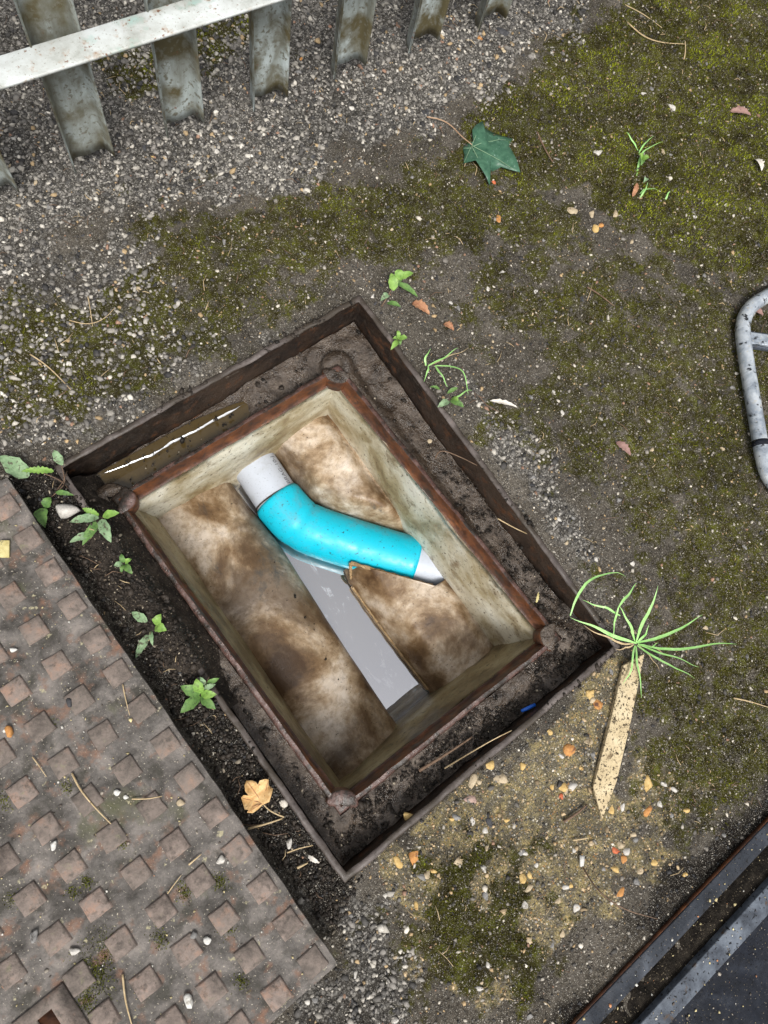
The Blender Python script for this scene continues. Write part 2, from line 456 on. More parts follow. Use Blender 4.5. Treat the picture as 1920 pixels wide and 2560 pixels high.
M_MAPLE = leaf_mat('dark_green_wet_leaf', (.022, .075, .045), (.065, .155, .095), (.20, .30, .25), .61, .4)
M_DRY = leaf_mat('dry_tan_leaf', (.50, .27, .09), (.70, .50, .25), (.10, .05, .025), .60, .7)
M_BROWNLEAF = leaf_mat('brown_dead_leaf', (.22, .09, .045), (.45, .24, .13), (.08, .04, .02), .6, .7)
M_PINKLEAF = leaf_mat('dull_pink_leaf', (.20, .11, .095), (.34, .21, .18), (.12, .06, .05), .62, .7)
M_WHITELEAF = leaf_mat('bleached_leaf', (.50, .46, .40), (.70, .66, .60), (.2, .17, .12), .62, .7)
M_VEIN = flat_mat('pale_leaf_vein', (.22, .33, .20), .5)
M_PETIOLE = leaf_mat('reddish_leaf_stalk', (.30, .17, .10), (.46, .32, .20), None, .6, .5)
M_BLUEP = flat_mat('blue_plastic', (.02, .13, .60), .35)
M_YELLOW = leaf_mat('yellow_speckled_chip', (.42, .35, .13), (.60, .53, .26), (.08, .07, .05), .58, .6)

def water_mat(name, deep, refl, tint, scum=None, rough=.015):
    t = NT(name)
    c = t.ramp(t.noise(14, 5), [(.3, deep), (.7, tuple(v * 1.25 for v in deep))])
    if scum:
        f = t.ramp(t.noise(34, 9, .7, .6, stretch=(1, .45, 1)), [(.57, 0.0), (.60, .8)])
        c = t.mix(f, c, scum)
    t.base(c); t.rough(rough); t.spec(.5)
    gl = t.t.nodes.new('ShaderNodeBsdfGlossy'); gl.inputs['Roughness'].default_value = rough
    gl.inputs['Color'].default_value = (*tint, 1)
    mx = t.t.nodes.new('ShaderNodeMixShader'); mx.inputs[0].default_value = refl
    out = t.t.nodes['Material Output']
    t.lk(t.b.outputs[0], mx.inputs[1]); t.lk(gl.outputs[0], mx.inputs[2]); t.lk(mx.outputs[0], out.inputs['Surface'])
    return t.m
M_WATER = water_mat('greasy_grey_water', (.060, .054, .042), .52, (.95, .95, 1.0), (.42, .44, .46))
M_PUDDLE = water_mat('muddy_water', (.056, .038, .014), .012, (1, 1, 1))
M_GLINT = water_mat('water_edge_glint', (.2, .19, .17), .75, (1, 1, 1))  # pale base and strong gloss imitate a bright reflected streak

# ------------------------------------------------------------------ plan of the place (metres, ground at z = 0)
# corners in the order: far, right, near, left
LIP = [(.322, .395), (.308, -.396), (-.284, -.392), (-.289, .407)]
OPEN = [(.212, .309), (.238, -.318), (-.222, -.309), (-.234, .316)]
FLOOR = [(.228, .320), (.210, -.304), (-.208, -.321), (-.203, .322)]
PLATE = dict(x0=-1.0, x1=-.364, y0=-.470, y1=.420, z=.050)
PAN_Y = -.786

G_MAIN = [(-0.0074, 1.5938, 0.0000), (1.5010, 0.9286, 0.0000), (1.2063, 0.7015, 0.0000), (0.9719, 0.6632, 0.0000), (0.7967, 0.6461, 0.0000), (0.6308, 0.6438, 0.0000), (0.4793, 0.6637, 0.0000), (0.3047, 0.7001, 0.0000), (0.1813, 0.7345, 0.0000), (0.0722, 0.7507, 0.0000), (-0.0373, 0.7582, 0.0000), (-0.1374, 0.7733, 0.0000), (-0.4066, 0.8304, 0.0000)]
G_LEFT = [(-0.3042, 0.8719, 0.0000), (0.0722, 0.7507, 0.0000), (0.0685, 0.5627, 0.0000), (0.1257, 0.4396, 0.0000), (0.3022, 0.4210, 0.0000), (0.3192, 0.3992, 0.0000), (-0.2817, 0.4123, 0.0000), (-0.4272, 0.5003, 0.0000)]
G_RIGHT = [(0.3354, 0.1412, 0.0000), (0.3586, 0.0269, 0.0000), (0.3488, -0.1393, 0.0000), (0.3189, -0.3373, 0.0000), (0.3720, -0.3448, 0.0000), (0.4397, -0.1587, 0.0000), (0.4476, 0.0348, 0.0000), (0.4313, 0.2039, 0.0000)]
G_NEAR = [(-0.3496, -0.3512, 0.0000), (-0.2789, -0.4002, 0.0000), (-0.2322, -0.4723, 0.0000), (-0.2895, -0.5830, 0.0000), (-0.3775, -0.6514, -0.0000), (-0.5515, -0.4997, 0.0000), (-0.3655, -0.4944, 0.0000), (-0.3715, -0.3333, 0.0000)]
MOSS1 = [(0.9558, 0.6439, 0.0000), (1.2469, 0.6963, 0.0000), (1.6495, 0.7828, 0.0000), (2.3013, 0.4885, 0.0000), (1.3260, -0.1997, 0.0000), (0.9835, 0.0845, 0.0000), (0.9489, 0.2338, 0.0000), (0.8667, 0.3457, 0.0000), (0.7532, 0.4483, 0.0000), (0.6971, 0.5692, 0.0000), (0.7967, 0.6461, 0.0000)]
MOSS2 = [(0.0669, 0.7424, 0.0000), (0.4277, 0.6555, 0.0000), (0.7147, 0.5595, 0.0000), (0.8742, 0.3544, 0.0000), (0.8155, 0.2096, 0.0000), (0.5575, 0.3622, 0.0000), (0.3564, 0.4345, 0.0000), (0.1253, 0.5282, 0.0000), (0.0053, 0.6448, 0.0000)]
MOSS3 = [(-0.2848, 0.7562, 0.0000), (0.1323, 0.5687, 0.0000), (0.2273, 0.4664, 0.0000), (0.2720, 0.4393, 0.0000), (-0.1154, 0.4536, 0.0000), (-0.2601, 0.4768, 0.0000), (-0.3761, 0.5921, 0.0000)]
MOSS4 = [(0.6243, 0.3227, 0.0000), (1.3980, -0.1350, 0.0000), (0.6322, -0.9509, 0.0000), (0.2944, -0.6378, 0.0000), (0.4279, -0.3641, 0.0000), (0.4415, -0.0723, 0.0000), (0.4682, 0.2502, 0.0000)]
MOSS5 = [(-0.1947, -0.4600, 0.0000), (-0.0846, -0.5053, 0.0000), (-0.0925, -0.6127, 0.0000), (-0.1687, -0.6685, 0.0000), (-0.2733, -0.6213, 0.0000), (-0.2848, -0.5294, 0.0000)]
MOSS6 = [(0.3484, -0.4507, 0.0000), (0.6637, -0.6626, 0.0000), (0.4473, -0.8648, 0.0000), (0.1635, -0.7506, 0.0000), (0.1551, -0.6609, 0.0000), (0.2905, -0.4877, 0.0000)]
MOSS7 = [(0.4294, 1.0957, 0.0000), (0.5328, 1.0320, 0.0000), (0.5369, 0.9382, 0.0000), (0.5059, 0.9929, 0.0000), (0.3392, 0.9751, 0.0000), (0.2444, 0.9747, 0.0000), (0.1567, 0.9965, 0.0000), (0.2003, 1.0834, 0.0000), (0.2961, 1.0723, 0.0000)]
CONC = [(-0.2323, -0.4296, -0.0000), (-0.0757, -0.4320, 0.0000), (0.0788, -0.4329, 0.0000), (0.2175, -0.4131, 0.0000), (0.2804, -0.4204, 0.0000), (0.2694, -0.4718, 0.0000), (0.1400, -0.5650, 0.0000), (0.2204, -0.5899, 0.0000), (0.3137, -0.6431, 0.0000), (0.3220, -0.6980, 0.0000), (0.1932, -0.7192, 0.0000), (0.0700, -0.6928, 0.0000), (-0.0593, -0.7180, 0.0000), (-0.2122, -0.6979, 0.0000), (-0.2664, -0.5531, 0.0000), (-0.2515, -0.4734, -0.0000)]
DARK = [(-0.3752, 0.4366, 0.0000), (-0.2877, 0.4163, 0.0000), (-0.2682, 0.3642, 0.0000), (-0.2733, -0.4048, 0.0000), (-0.3469, -0.4447, 0.0000), (-0.3524, -0.2562, 0.0000), (-0.3504, 0.1481, 0.0000)]
DARK2 = [(0.1832, -0.7298, 0.0000), (0.4426, -0.7429, 0.0000), (0.4816, -0.8328, 0.0000), (0.2114, -0.7987, 0.0000), (0.0064, -0.7989, 0.0000), (-0.1212, -0.8007, 0.0000), (-0.1681, -0.7620, 0.0000), (0.0116, -0.7335, 0.0000)]
SOIL = [(0.3648, 0.4762, 0.0000), (0.4190, 0.3970, 0.0000), (0.4130, 0.2843, 0.0000), (0.3633, 0.0898, 0.0000), (0.2963, 0.1775, 0.0000), (0.3094, 0.3709, 0.0000), (0.3103, 0.4621, 0.0000)]

def masks(x, y):
    n = fbm(x, y, 14, 3, 4) - .5; n2 = fbm(x, y, 22, 11, 4) - .5
    def pm(poly, w=.05, amp=.12, nn=n): return sstep(-w, w, poly_sd(x, y, poly) + nn * amp)
    g = np.maximum.reduce([pm(G_MAIN, .09, .2), .52 * pm(G_LEFT), .60 * pm(G_RIGHT, .04), .8 * pm(G_NEAR, .04)])
    m = np.maximum.reduce([pm(MOSS1, .06, .2, n2), .74 * pm(MOSS2, .08, .2, n2), .70 * pm(MOSS3, .06, .2, n2),
                           .64 * pm(MOSS4, .12, .45, n2), .95 * pm(MOSS5, .09, .32, n2), .66 * pm(MOSS6, .06, .2, n2), .8 * pm(MOSS7, .03, .1, n2)])
    c = pm(CONC, .05, .22)
    d = np.maximum.reduce([pm(DARK, .015, .03), .45 * pm(G_NEAR, .04), .6 * pm(DARK2, .03, .1), .36 * pm(SOIL, .03, .06)])
    s = pm(SOIL, .03, .05)
    m = m * (1 - s) * (1 - .9 * d); g = g * (1 - .8 * pm(DARK, .015, .03)) * (1 - s)
    far = sstep(.0, .5, np.maximum(np.abs(x - .45) - 1.6, np.abs(y - .15) - 1.5))
    return g, np.maximum(m, .45 * far), c * (1 - .7 * m), d

# ------------------------------------------------------------------ ground sheet with the shaft opening
GX0, GX1, GY0, GY1, GS = -1.10, 1.80, -1.15, 1.42, .0055
def ground_z(x, y):
    g, m, c, d = masks(x, y)
    z = (fbm(x, y, 5, 21, 3) - .5) * .012 + (fbm(x, y, 38, 5, 4) - .5) * .006
    z = z + m * ((fbm(x, y, 45, 9, 4) - .35) * .014) + g * (fbm(x, y, 110, 4, 2) - .5) * .004 - c * .001
    q = -poly_sd(x, y, LIP)                       # distance outside the frame
    near = 1 - sstep(.0, .05, q)
    z = z * (1 - near) + near * (-.0035 + (fbm(x, y, 60, 8, 3) - .5) * .005)
    z = z - .006 * (1 - sstep(.004, .013, q))
    edge = np.minimum.reduce([x - GX0, GX1 - x, y - GY0, GY1 - y])
    z = z * sstep(0, .12, edge)
    inpl = (x < PLATE['x1'] + .0) & (y > PLATE['y0']) & (y < PLATE['y1'])
    z = np.where(inpl, np.minimum(z, .004), z)
    return z

gx = np.arange(GX0, GX1 + 1e-6, GS); gy = np.arange(GY0, GY1 + 1e-6, GS)
XX, YY = np.meshgrid(gx, gy, indexing='ij')
ZZ = ground_z(XX, YY)
nx, ny = XX.shape
VG = np.stack([XX.ravel(), YY.ravel(), ZZ.ravel()], 1)
I, J = np.meshgrid(np.arange(nx - 1), np.arange(ny - 1), indexing='ij')
FG = np.stack([I * ny + J, (I + 1) * ny + J, (I + 1) * ny + J + 1, I * ny + J + 1], -1).reshape(-1, 4)
cxy = VG[FG].mean(1)
FG = FG[poly_sd(cxy[:, 0], cxy[:, 1], LIP) < -.003]
xe, ye = gx[-1], gy[-1]
B = 120.0
far = np.array([(-B, -B, 0), (B, -B, 0), (B, B, 0), (-B, B, 0), (GX0, GY0, 0), (xe, GY0, 0), (xe, ye, 0), (GX0, ye, 0)], float)
o0 = len(VG)
VG = np.concatenate([VG, far])
FG = np.concatenate([FG, np.array([(o0, o0 + 1, o0 + 5, o0 + 4), (o0 + 1, o0 + 2, o0 + 6, o0 + 5), (o0 + 2, o0 + 3, o0 + 7, o0 + 6), (o0 + 3, o0, o0 + 4, o0 + 7)])])
me = fast_mesh('ground', VG, FG, True); me.materials.append(M_GROUND)
mk = np.stack(masks(VG[:, 0], VG[:, 1]), 1)
color_attr(me, 'masks', mk)
ground = bpy.data.objects.new('ground', me); col.objects.link(ground)
tag(ground, 'mossy gravel and dark soil ground around the open shaft', 'ground', kind='structure')

# ------------------------------------------------------------------ manhole frame
def offs(quad, d):
    return [(x + math.copysign(d, x), y + math.copysign(d, y)) for x, y in quad]

def sweep_ring(profile, n=40, jit=0.0, seed=1, zj=0.0):
    """profile: list of (quad, outward offset, z)"""
    V = []
    for k, (quad, d, z) in enumerate(profile):
        Q = offs(quad, d)
        for i in range(4):
            a, b = Q[i], Q[(i + 1) % 4]
            for s in range(n):
                t = s / n
                x, y = a[0] + (b[0] - a[0]) * t, a[1] + (b[1] - a[1]) * t
                V.append([x, y, z])
    V = np.array(V)
    if jit:
        V[:, 0] += (fbm(V[:, 1] + V[:, 2] * 3, V[:, 0] * .2, 25, seed, 3) - .5) * jit * 2
        V[:, 1] += (fbm(V[:, 0] + V[:, 2] * 3, V[:, 1] * .2, 25, seed + 5, 3) - .5) * jit * 2
    if zj: V[:, 2] += (fbm(V[:, 0], V[:, 1], 40, seed + 9, 3) - .5) * zj * 2
    m = 4 * n; F = []
    for k in range(len(profile) - 1):
        for i in range(m):
            a = k * m + i; b = k * m + (i + 1) % m
            F.append((a, b, b + m, a + m))
    return V, F

frame = empty('manhole_surround', (0, 0, -.09), 'rusty iron manhole frame with inner rim set in the ground', 'manhole frame')
v, f = sweep_ring([(LIP, .0125, -.05), (LIP, .0115, .000), (LIP, .009, .0016), (LIP, .002, .0018), (LIP, -.0005, -.001)], 90, .0024, 3, .0022)
obj('lip_top', v, f, M_LIP, frame)
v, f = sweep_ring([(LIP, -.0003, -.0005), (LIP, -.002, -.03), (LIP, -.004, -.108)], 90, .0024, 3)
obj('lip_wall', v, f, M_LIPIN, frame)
v, f = sweep_ring([(LIP, .004, -.106), (OPEN, .006, -.106), (OPEN, .006, -.112)], 40, .001, 5)
obj('ledge', v, f, M_RUST, frame)
v, f = sweep_ring([(OPEN, .022, -.108), (OPEN, .020, -.052), (OPEN, .017, -.0485), (OPEN, .011, -.0485)], 60, .0022, 6, .0022)
obj('inner_rim', v, f, M_PINKRIM, frame)
v, f = sweep_ring([(OPEN, .011, -.0485), (OPEN, .0085, -.052), (OPEN, .007, -.082), (OPEN, -.002, -.083)], 60, .0022, 6, .0022)
obj('rim_inner_face', v, f, M_RUST, frame)
for k, (qx, qy) in enumerate(OPEN):
    bx, by = qx + math.copysign(.010, qx), qy + math.copysign(.010, qy)
    n = 28; V = []; R = .027
    for r, z in ((R * .2, -.0470), (R * .9, -.0478), (R, -.0495), (R, -.088)):
        for i in range(n):
            a = 2 * math.pi * i / n
            outw = math.cos(a) * math.copysign(.707, qx) + math.sin(a) * math.copysign(.707, qy)
            w_ = float(sstep(-.15, .45, np.array([outw]))[0])
            rr = r * (1 + .05 * math.sin(3 * a + k)) * (1 - .45 * w_)
            V.append((bx + rr * math.cos(a), by + rr * math.sin(a), z + .0008 * math.sin(5 * a + k) - .010 * w_))
    F = [(r * n + i, (r + 1) * n + i, (r + 1) * n + (i + 1) % n, r * n + (i + 1) % n) for r in range(3) for i in range(n)]
    F.append(tuple(range(n)))
    bo = obj('corner_boss', V, F, M_PINKRIM if k in (2, 3) else M_MUD, frame)
    bo.data.materials.append(M_RUST)
    for q in bo.data.polygons:
        if 2 * n <= q.index < 3 * n: q.material_index = 1

# wet mud and soil lying on the ledge
NR, NA = 18, 180
Qa, Qb = offs(LIP, -.001), offs(OPEN, .021)
V = []
for r in range(NR):
    t = r / (NR - 1)
    for i in range(4):
        a0, a1 = Qa[i], Qa[(i + 1) % 4]; b0, b1 = Qb[i], Qb[(i + 1) % 4]
        for s in range(NA // 2):
            u = s / (NA // 2)
            V.append(((a0[0] + (a1[0] - a0[0]) * u) * (1 - t) + (b0[0] + (b1[0] - b0[0]) * u) * t,
                      (a0[1] + (a1[1] - a0[1]) * u) * (1 - t) + (b0[1] + (b1[1] - b0[1]) * u) * t, t))
V = np.array(V); T = V[:, 2].copy(); X, Y = V[:, 0], V[:, 1]
side_far = sstep(.31, .34, Y); side_left = sstep(-.24, -.27, X) * (Y < .37); side_near = sstep(-.32, -.35, Y)
side_right = sstep(.24, .27, X)
z = -.058 + (fbm(X, Y, 26, 31, 5) - .5) * .026
deep = np.maximum(side_right * sstep(-.36, -.22, Y), side_far * sstep(-.285, -.265, X))
z -= .026 * deep
z += .012 * sstep(.5, 0., T) * (fbm(X, Y, 12, 33, 3)) * (1 - .8 * side_right) * (1 - .7 * side_far)                 # banked against the wall
z += side_near * .010 * fbm(X, Y, 20, 35, 3) + side_left * .008 * fbm(X, Y, 16, 36, 3)
pud = side_far * sstep(.10, .02, X + (fbm(X, Y, 30, 40, 3) - .5) * .05) * sstep(-.275, -.245, X)
z -= pud * .016
spud = np.exp(-(((X + .262) / .010) ** 2 + ((Y - .235) / .045) ** 2)) + np.exp(-(((X + .262) / .008) ** 2 + ((Y - .13) / .035) ** 2))
z -= spud * .014
for (qx, qy) in OPEN:
    dq = np.hypot(X - qx - math.copysign(.022, qx), Y - qy - math.copysign(.022, qy))
    z = np.maximum(z, -.0475 - .012 * sstep(.012, .035, dq) + (fbm(X, Y, 60, 39, 3) - .5) * .004 - .05 * sstep(.030, .038, dq))
z = np.minimum(z, -.038); z = np.where(T > .93, np.minimum(z, -.050 - .02 * deep), z)
V[:, 2] = z
m = 4 * (NA // 2)
F = np.array([(k * m + i, k * m + (i + 1) % m, (k + 1) * m + (i + 1) % m, (k + 1) * m + i) for k in range(NR - 1) for i in range(m)])
mud = obj('mud', V, F, M_MUD, None, True)
tag(mud, 'wet dark mud lying on the ledge of the manhole frame', 'mud', kind='stuff')

def flat_poly(name, pts, z, m, label, cat, kind='structure', n=None):
    V = [(p[0], p[1], z) for p in pts]
    o = obj(name, V, [tuple(range(len(V)))], m, None)
    return tag(o, label, cat, kind=kind)
flat_poly('puddle', [(-.279, .352), (-.262, .341), (-.12, .3385), (0, .337), (.030, .343), (.052, .352), (.066, .364), (.058, .373), (.03, .382), (-.05, .395), (-.2, .401), (-.275, .402)], -.091, M_PUDDLE, 'muddy brown puddle on the far ledge of the frame', 'puddle')
flat_poly('puddle', [(-.274, .17), (-.25, .17), (-.25, .30), (-.274, .30)], -.0685, M_PUDDLE, 'small dark puddle on the left ledge beside the rim', 'puddle')
flat_poly('puddle', [(-.272, .085), (-.252, .085), (-.252, .168), (-.272, .168)], -.0685, M_PUDDLE, 'tiny dark puddle further along the left ledge', 'puddle')

def wavy(name, pts, w, m, parent):
    P_ = smooth_path(pts, 60, 1); V = []
    for k, p in enumerate(P_):
        ww = w * (.25 + .9 * float(fbm(np.array([k * .13]), np.array([2.0]), 2, 88, 2)[0])) * min(1, k / 6, (59 - k) / 6)
        jy = (float(fbm(np.array([k * .21]), np.array([7.0]), 2, 89, 3)[0]) - .5) * .004
        V += [(p[0], p[1] + jy + ww, p[2] + .0012), (p[0], p[1] + jy, p[2]), (p[0], p[1] + jy - ww, p[2] - .0002)]
    return obj(name, V, grid_faces(60, 3), m, parent, True)
pud0 = bpy.data.objects['puddle']
wavy('edge_glint', [(-0.2481, 0.3975, -0.0902), (-0.2024, 0.3879, -0.0902), (-0.1369, 0.3774, -0.0902), (-0.1075, 0.3818, -0.0902), (-0.0545, 0.3742, -0.0902), (-0.0133, 0.3749, -0.0902), (0.0444, 0.3711, -0.0902)], .0022, M_GLINT, pud0)  # strip added along the water edge to stand in for the bright reflection
def bank_z(x, y):
    w = sstep(.375, .32, y + (fbm(x, y, 14, 141, 3) - .5) * .05) * sstep(-.05, .03, y + (fbm(x, y, 14, 142, 3) - .5) * .06)
    z = np.interp(x, [-.362, -.335, -.30, -.285, -.268, -.250], [-.008, .006, .010, .007, -.030, -.056]) + (fbm(x, y, 30, 143, 4) - .5) * .014
    return z * w + (1 - w) * np.interp(x, [-.362, -.30, -.285, -.25], [-.02, -.02, -.03, -.085])
bxs_ = np.arange(-.362, -.249, .004); bys_ = np.arange(-.08, .40, .005)
BX, BY = np.meshgrid(bxs_, bys_, indexing='ij')
V = np.stack([BX.ravel(), BY.ravel(), bank_z(BX, BY).ravel()], 1)
M_BLACKSOIL = grunge('black_soil', [(.28, (.006, .005, .004)), (.5, (.020, .015, .011)), (.72, (.060, .048, .037))], 45, [(240, .62, .68, (.22, .18, .13), 3)], (.35, .9), .25, (130, 1.0, .006), (330, .7, .002))
tag(obj('soil_bank', V, grid_faces(len(bxs_), len(bys_)), M_BLACKSOIL, None, True), 'black soil banked over the left lip of the frame', 'soil', kind='stuff')

# ------------------------------------------------------------------ inspection chamber
chamber = empty('inspection_chamber', (0, 0, -.46), 'stained inspection chamber walls and sloped benching inside the shaft', 'inspection chamber')
def wall(i, bulge):
    a, b = np.array(OPEN[i]), np.array(OPEN[(i + 1) % 4]); c, d = np.array(FLOOR[i]), np.array(FLOOR[(i + 1) % 4])
    e = (b - a) / np.linalg.norm(b - a); nrm = np.array([-e[1], e[0]])
    if nrm @ ((a + b) / 2) > 0: nrm = -nrm            # inward
    nu, nv = 60, 26; V = []
    for u in np.linspace(-.04, 1.04, nu):
        for w in np.linspace(0, 1, nv):
            z = -.0835 - w * .36
            k = min(1, (-.0835 - z) / .19)
            p = (a + (b - a) * u) * (1 - k) + (c + (d - c) * u) * k
            q = (fbm(np.array([u * 3 + i * 7]), np.array([w * 3.0]), 2.2, 50 + i, 4)[0] - .5) * .010
            q += bulge * math.sin(math.pi * min(1, max(0, u))) * math.sin(math.pi * min(1, k)) 
            if w == 0: q -= .002
            V.append((*(p + nrm * q), z))
    F = grid_faces(nu, nv)
    base = len(V)
    for u in np.linspace(-.04, 1.04, nu):            # top edge thickness
        p = a + (b - a) * u - nrm * .011
        V.append((*p, -.0842))
    F += [(i2 * nv, (i2 + 1) * nv, base + i2 + 1, base + i2) for i2 in range(nu - 1)]
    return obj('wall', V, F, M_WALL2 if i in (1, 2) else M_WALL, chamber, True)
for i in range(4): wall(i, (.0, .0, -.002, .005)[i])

LN_Y = [-.36, -.29, 0, .14, .28, .36]; LN_X = [-.043, -.042, -.030, -.020, -.027, -.03]
def lerpf(y, Y, Xs): return float(np.interp(y, Y, Xs))
prof = [(-.228, -.298), (-.212, -.283), (-.196, -.2745), (-.175, -.2695), (-.145, -.2690), (-.115, -.2735), (-.088, -.2825), (-.066, -.294), (-.050, -.306), (-.039, -.320), (-.032, -.335), (-.0285, -.352), (-.028, -.37), (-.029, -.44)]
pr = resample([(a, 0, b) for a, b in prof], 40)
V = []; ys = np.linspace(-.345, .345, 70)
for y in ys:
    nxs = lerpf(y, LN_Y, LN_X)
    for (px, _, pz) in pr:
        w = sstep(-.22, -.05, px)
        x = px + w * (nxs + .027)
        q = (float(fbm(np.array([x]), np.array([y]), 9, 61, 3)[0]) - .5) * .008
        V.append((x + q * .3 * w, y, pz + q))
obj('benching', V, grid_faces(70, 40), M_BENCH, chamber, True)

def bench_z(x, dist_nose, y):
    z = -.264 - .018 * sstep(.20, .07, x)
    z -= .024 * max(0, 1 - max(0, .222 - x) / .034) ** 2
    z -= .080 * (1 - min(1, max(0, dist_nose) / .052)) ** 2.1
    return z + (float(fbm(np.array([x]), np.array([y]), 9, 66, 3)[0]) - .5) * .008
def right_bench(ys, xl, xr, roll, cut):
    V = []; nv = 36
    for y in ys:
        a, b = xl(y), xr(y)
        for k in range(nv):
            x = a + (b - a) * (k / (nv - 1)) ** 1.4
            V.append((x, y, bench_z(x, (x - a) if roll(y) else 9, y)))
    n = len(V); top = list(V)
    for (x, y, z) in top: V.append((x, y, z - .009))
    F = grid_faces(len(ys), nv)
    F2 = [tuple(i + n for i in q[::-1]) for q in F]
    edge = [k * nv for k in range(len(ys))]
    F3 = [(a, b, b + n, a + n) for a, b in zip(edge[:-1], edge[1:])]
    edge2 = [k * nv + nv - 1 for k in range(len(ys))]
    F3 += [(b, a, a + n, b + n) for a, b in zip(edge2[:-1], edge2[1:])]
    F3 += [(k, k + 1, k + 1 + n, k + n) for k in range(nv - 1)]
    l0 = (len(ys) - 1) * nv
    F3 += [(l0 + k + 1, l0 + k, l0 + k + n, l0 + k + 1 + n) for k in range(nv - 1)]
    return obj('benching', V, F + F2 + F3, M_BENCH, chamber, True)
UY = [-.01, .006, .069, .14, .195, .24, .36]; UX = [.222, .213, .166, .106, .083, .079, .079]
right_bench(np.linspace(.345, -.005, 50), lambda y: lerpf(y, UY, UX), lambda y: .245, lambda y: True, None)
LY = [-.345, -.131, -.1275, .012, .02]; LXR = [.235, .235, .184, .074, .069]
LLY = [-.345, -.28, -.15, -.01, .02]; LXL = [.058, .056, .054, .055, .064]
right_bench(np.concatenate([np.linspace(.02, -.126, 34), [-.1275, -.1295, -.131], np.linspace(-.136, -.345, 26)]), lambda y: lerpf(y, LLY, LXL), lambda y: lerpf(y, LY, LXR), lambda y: True, None)
# raw sawn edges of the benching
def strip(name, pts, w, h, m, parent):
    P_ = resample(pts, 24); V = []
    T = np.gradient(P_, axis=0); T[:, 2] = 0; T /= np.linalg.norm(T, axis=1)[:, None]
    N = np.stack([-T[:, 1], T[:, 0], 0 * T[:, 0]], 1)
    for p, nn, k in zip(P_, N, range(24)):
        ww = w * (1 + .3 * math.sin(k * 1.7))
        V += [p - nn * ww / 2, p + nn * ww / 2, p + nn * ww / 2 - [0, 0, h], p - nn * ww / 2 - [0, 0, h]]
    F = []
    for k in range(23):
        for j in range(4):
            a = k * 4 + j; b = k * 4 + (j + 1) % 4
            F.append((a, b, b + 4, a + 4))
    F += [(0, 1, 2, 3), (95, 94, 93, 92)]
    return obj(name, V, F, m, parent)
strip('sawn_edge', [(.070, .019, -.286), (.110, -.033, -.281), (.150, -.084, -.276), (.182, -.124, -.272)], .0065, .012, M_TAN, chamber)
strip('sawn_edge', [(.070, .019, -.2865), (.066, .012, -.296), (.062, .001, -.318), (.060, -.008, -.34)], .006, .010, M_TAN, chamber)
strip('sawn_edge', [(.0545, -.02, -.352), (.053, -.10, -.352), (.054, -.2, -.352), (.0565, -.30, -.352)], .0035, .024, M_TAN, chamber)
flat_poly('water', [(-.06, -.34), (.25, -.34), (.25, .34), (-.06, .34)], -.376, M_WATER, 'still greasy grey water lying in the shaft channel', 'water')

# ------------------------------------------------------------------ pipe
pipe = empty('pipe_bend', (.1, .05, -.39), 'turquoise plastic pipe bend joining two pale grey pipe ends', 'pipe')
ZP = -.331
def tube(name, pts, r, m, parent, seg=40, n=30, it=2, cap=True):
    P_ = smooth_path(pts, n, it) if it else resample(pts, n)
    v, f = tube_vf(P_, r, seg, cap)
    return obj(name, v, f, m, parent, True)
w1 = tube('pipe_end', [(.036, .40, ZP), (.0325, .30, ZP), (.029, .222, ZP)], .0500, M_WHITE, pipe, 48, 12, 0)
tube('pipe_end', [(.180, -.042, ZP + .001), (.28, -.161, ZP + .001)], .0500, M_WHITE, pipe, 48, 8, 0)
bp = smooth_path([(.0288, .234, ZP), (.0305, .205, ZP), (.0335, .174, ZP), (.042, .147, ZP), (.062, .115, ZP), (.102, .061, ZP), (.150, -.001, ZP), (.197, -.060, ZP)], 60, 1)
br = np.full(60, .0560); br[0] = .0530; br[1] = .0555; br[-1] = .053; br[-2] = .0555
br -= .0018 * np.exp(-((np.arange(60) - 14) / 1.1) ** 2)
v, f = tube_vf(bp, br, 56)
bend = obj('bend', v, f, M_BLUE, pipe, True)
tube('dirty_joint', [(.0289, .2362, ZP), (.0288, .2335, ZP)], .0518, M_TWIG_DARK, pipe, 48, 3, 0)
# printed lettering along the pale pipe end
fc = bpy.data.curves.new('print', 'FONT'); fc.body = 'BRAG-10-J'; fc.size = .0165; fc.align_x = 'LEFT'; fc.align_y = 'CENTER'
fo = bpy.data.objects.new('print', fc); col.objects.link(fo)
bpy.context.view_layer.update()
tm = bpy.data.meshes.new_from_object(fo.evaluated_get(bpy.context.evaluated_depsgraph_get()))
co = np.zeros(len(tm.vertices) * 3, np.float32); tm.vertices.foreach_get('co', co); co = co.reshape(-1, 3)
TF = [tuple(q.vertices) for q in tm.polygons]
bpy.data.objects.remove(fo)
d0 = np.array([.0035, .078]); d0 /= np.linalg.norm(d0); st = np.array([.0298, .240]); rr = .0503
nside = np.array([d0[1], -d0[0]])
V = []
for (tx, ty, _) in co:
    ang = math.radians(46) - ty / rr                     # around the pipe, from the top towards the right bench
    c2 = st + d0 * tx + nside * (rr * math.sin(ang))
    V.append((c2[0], c2[1], ZP + rr * math.cos(ang)))
obj('print', V, TF, M_INK, w1)

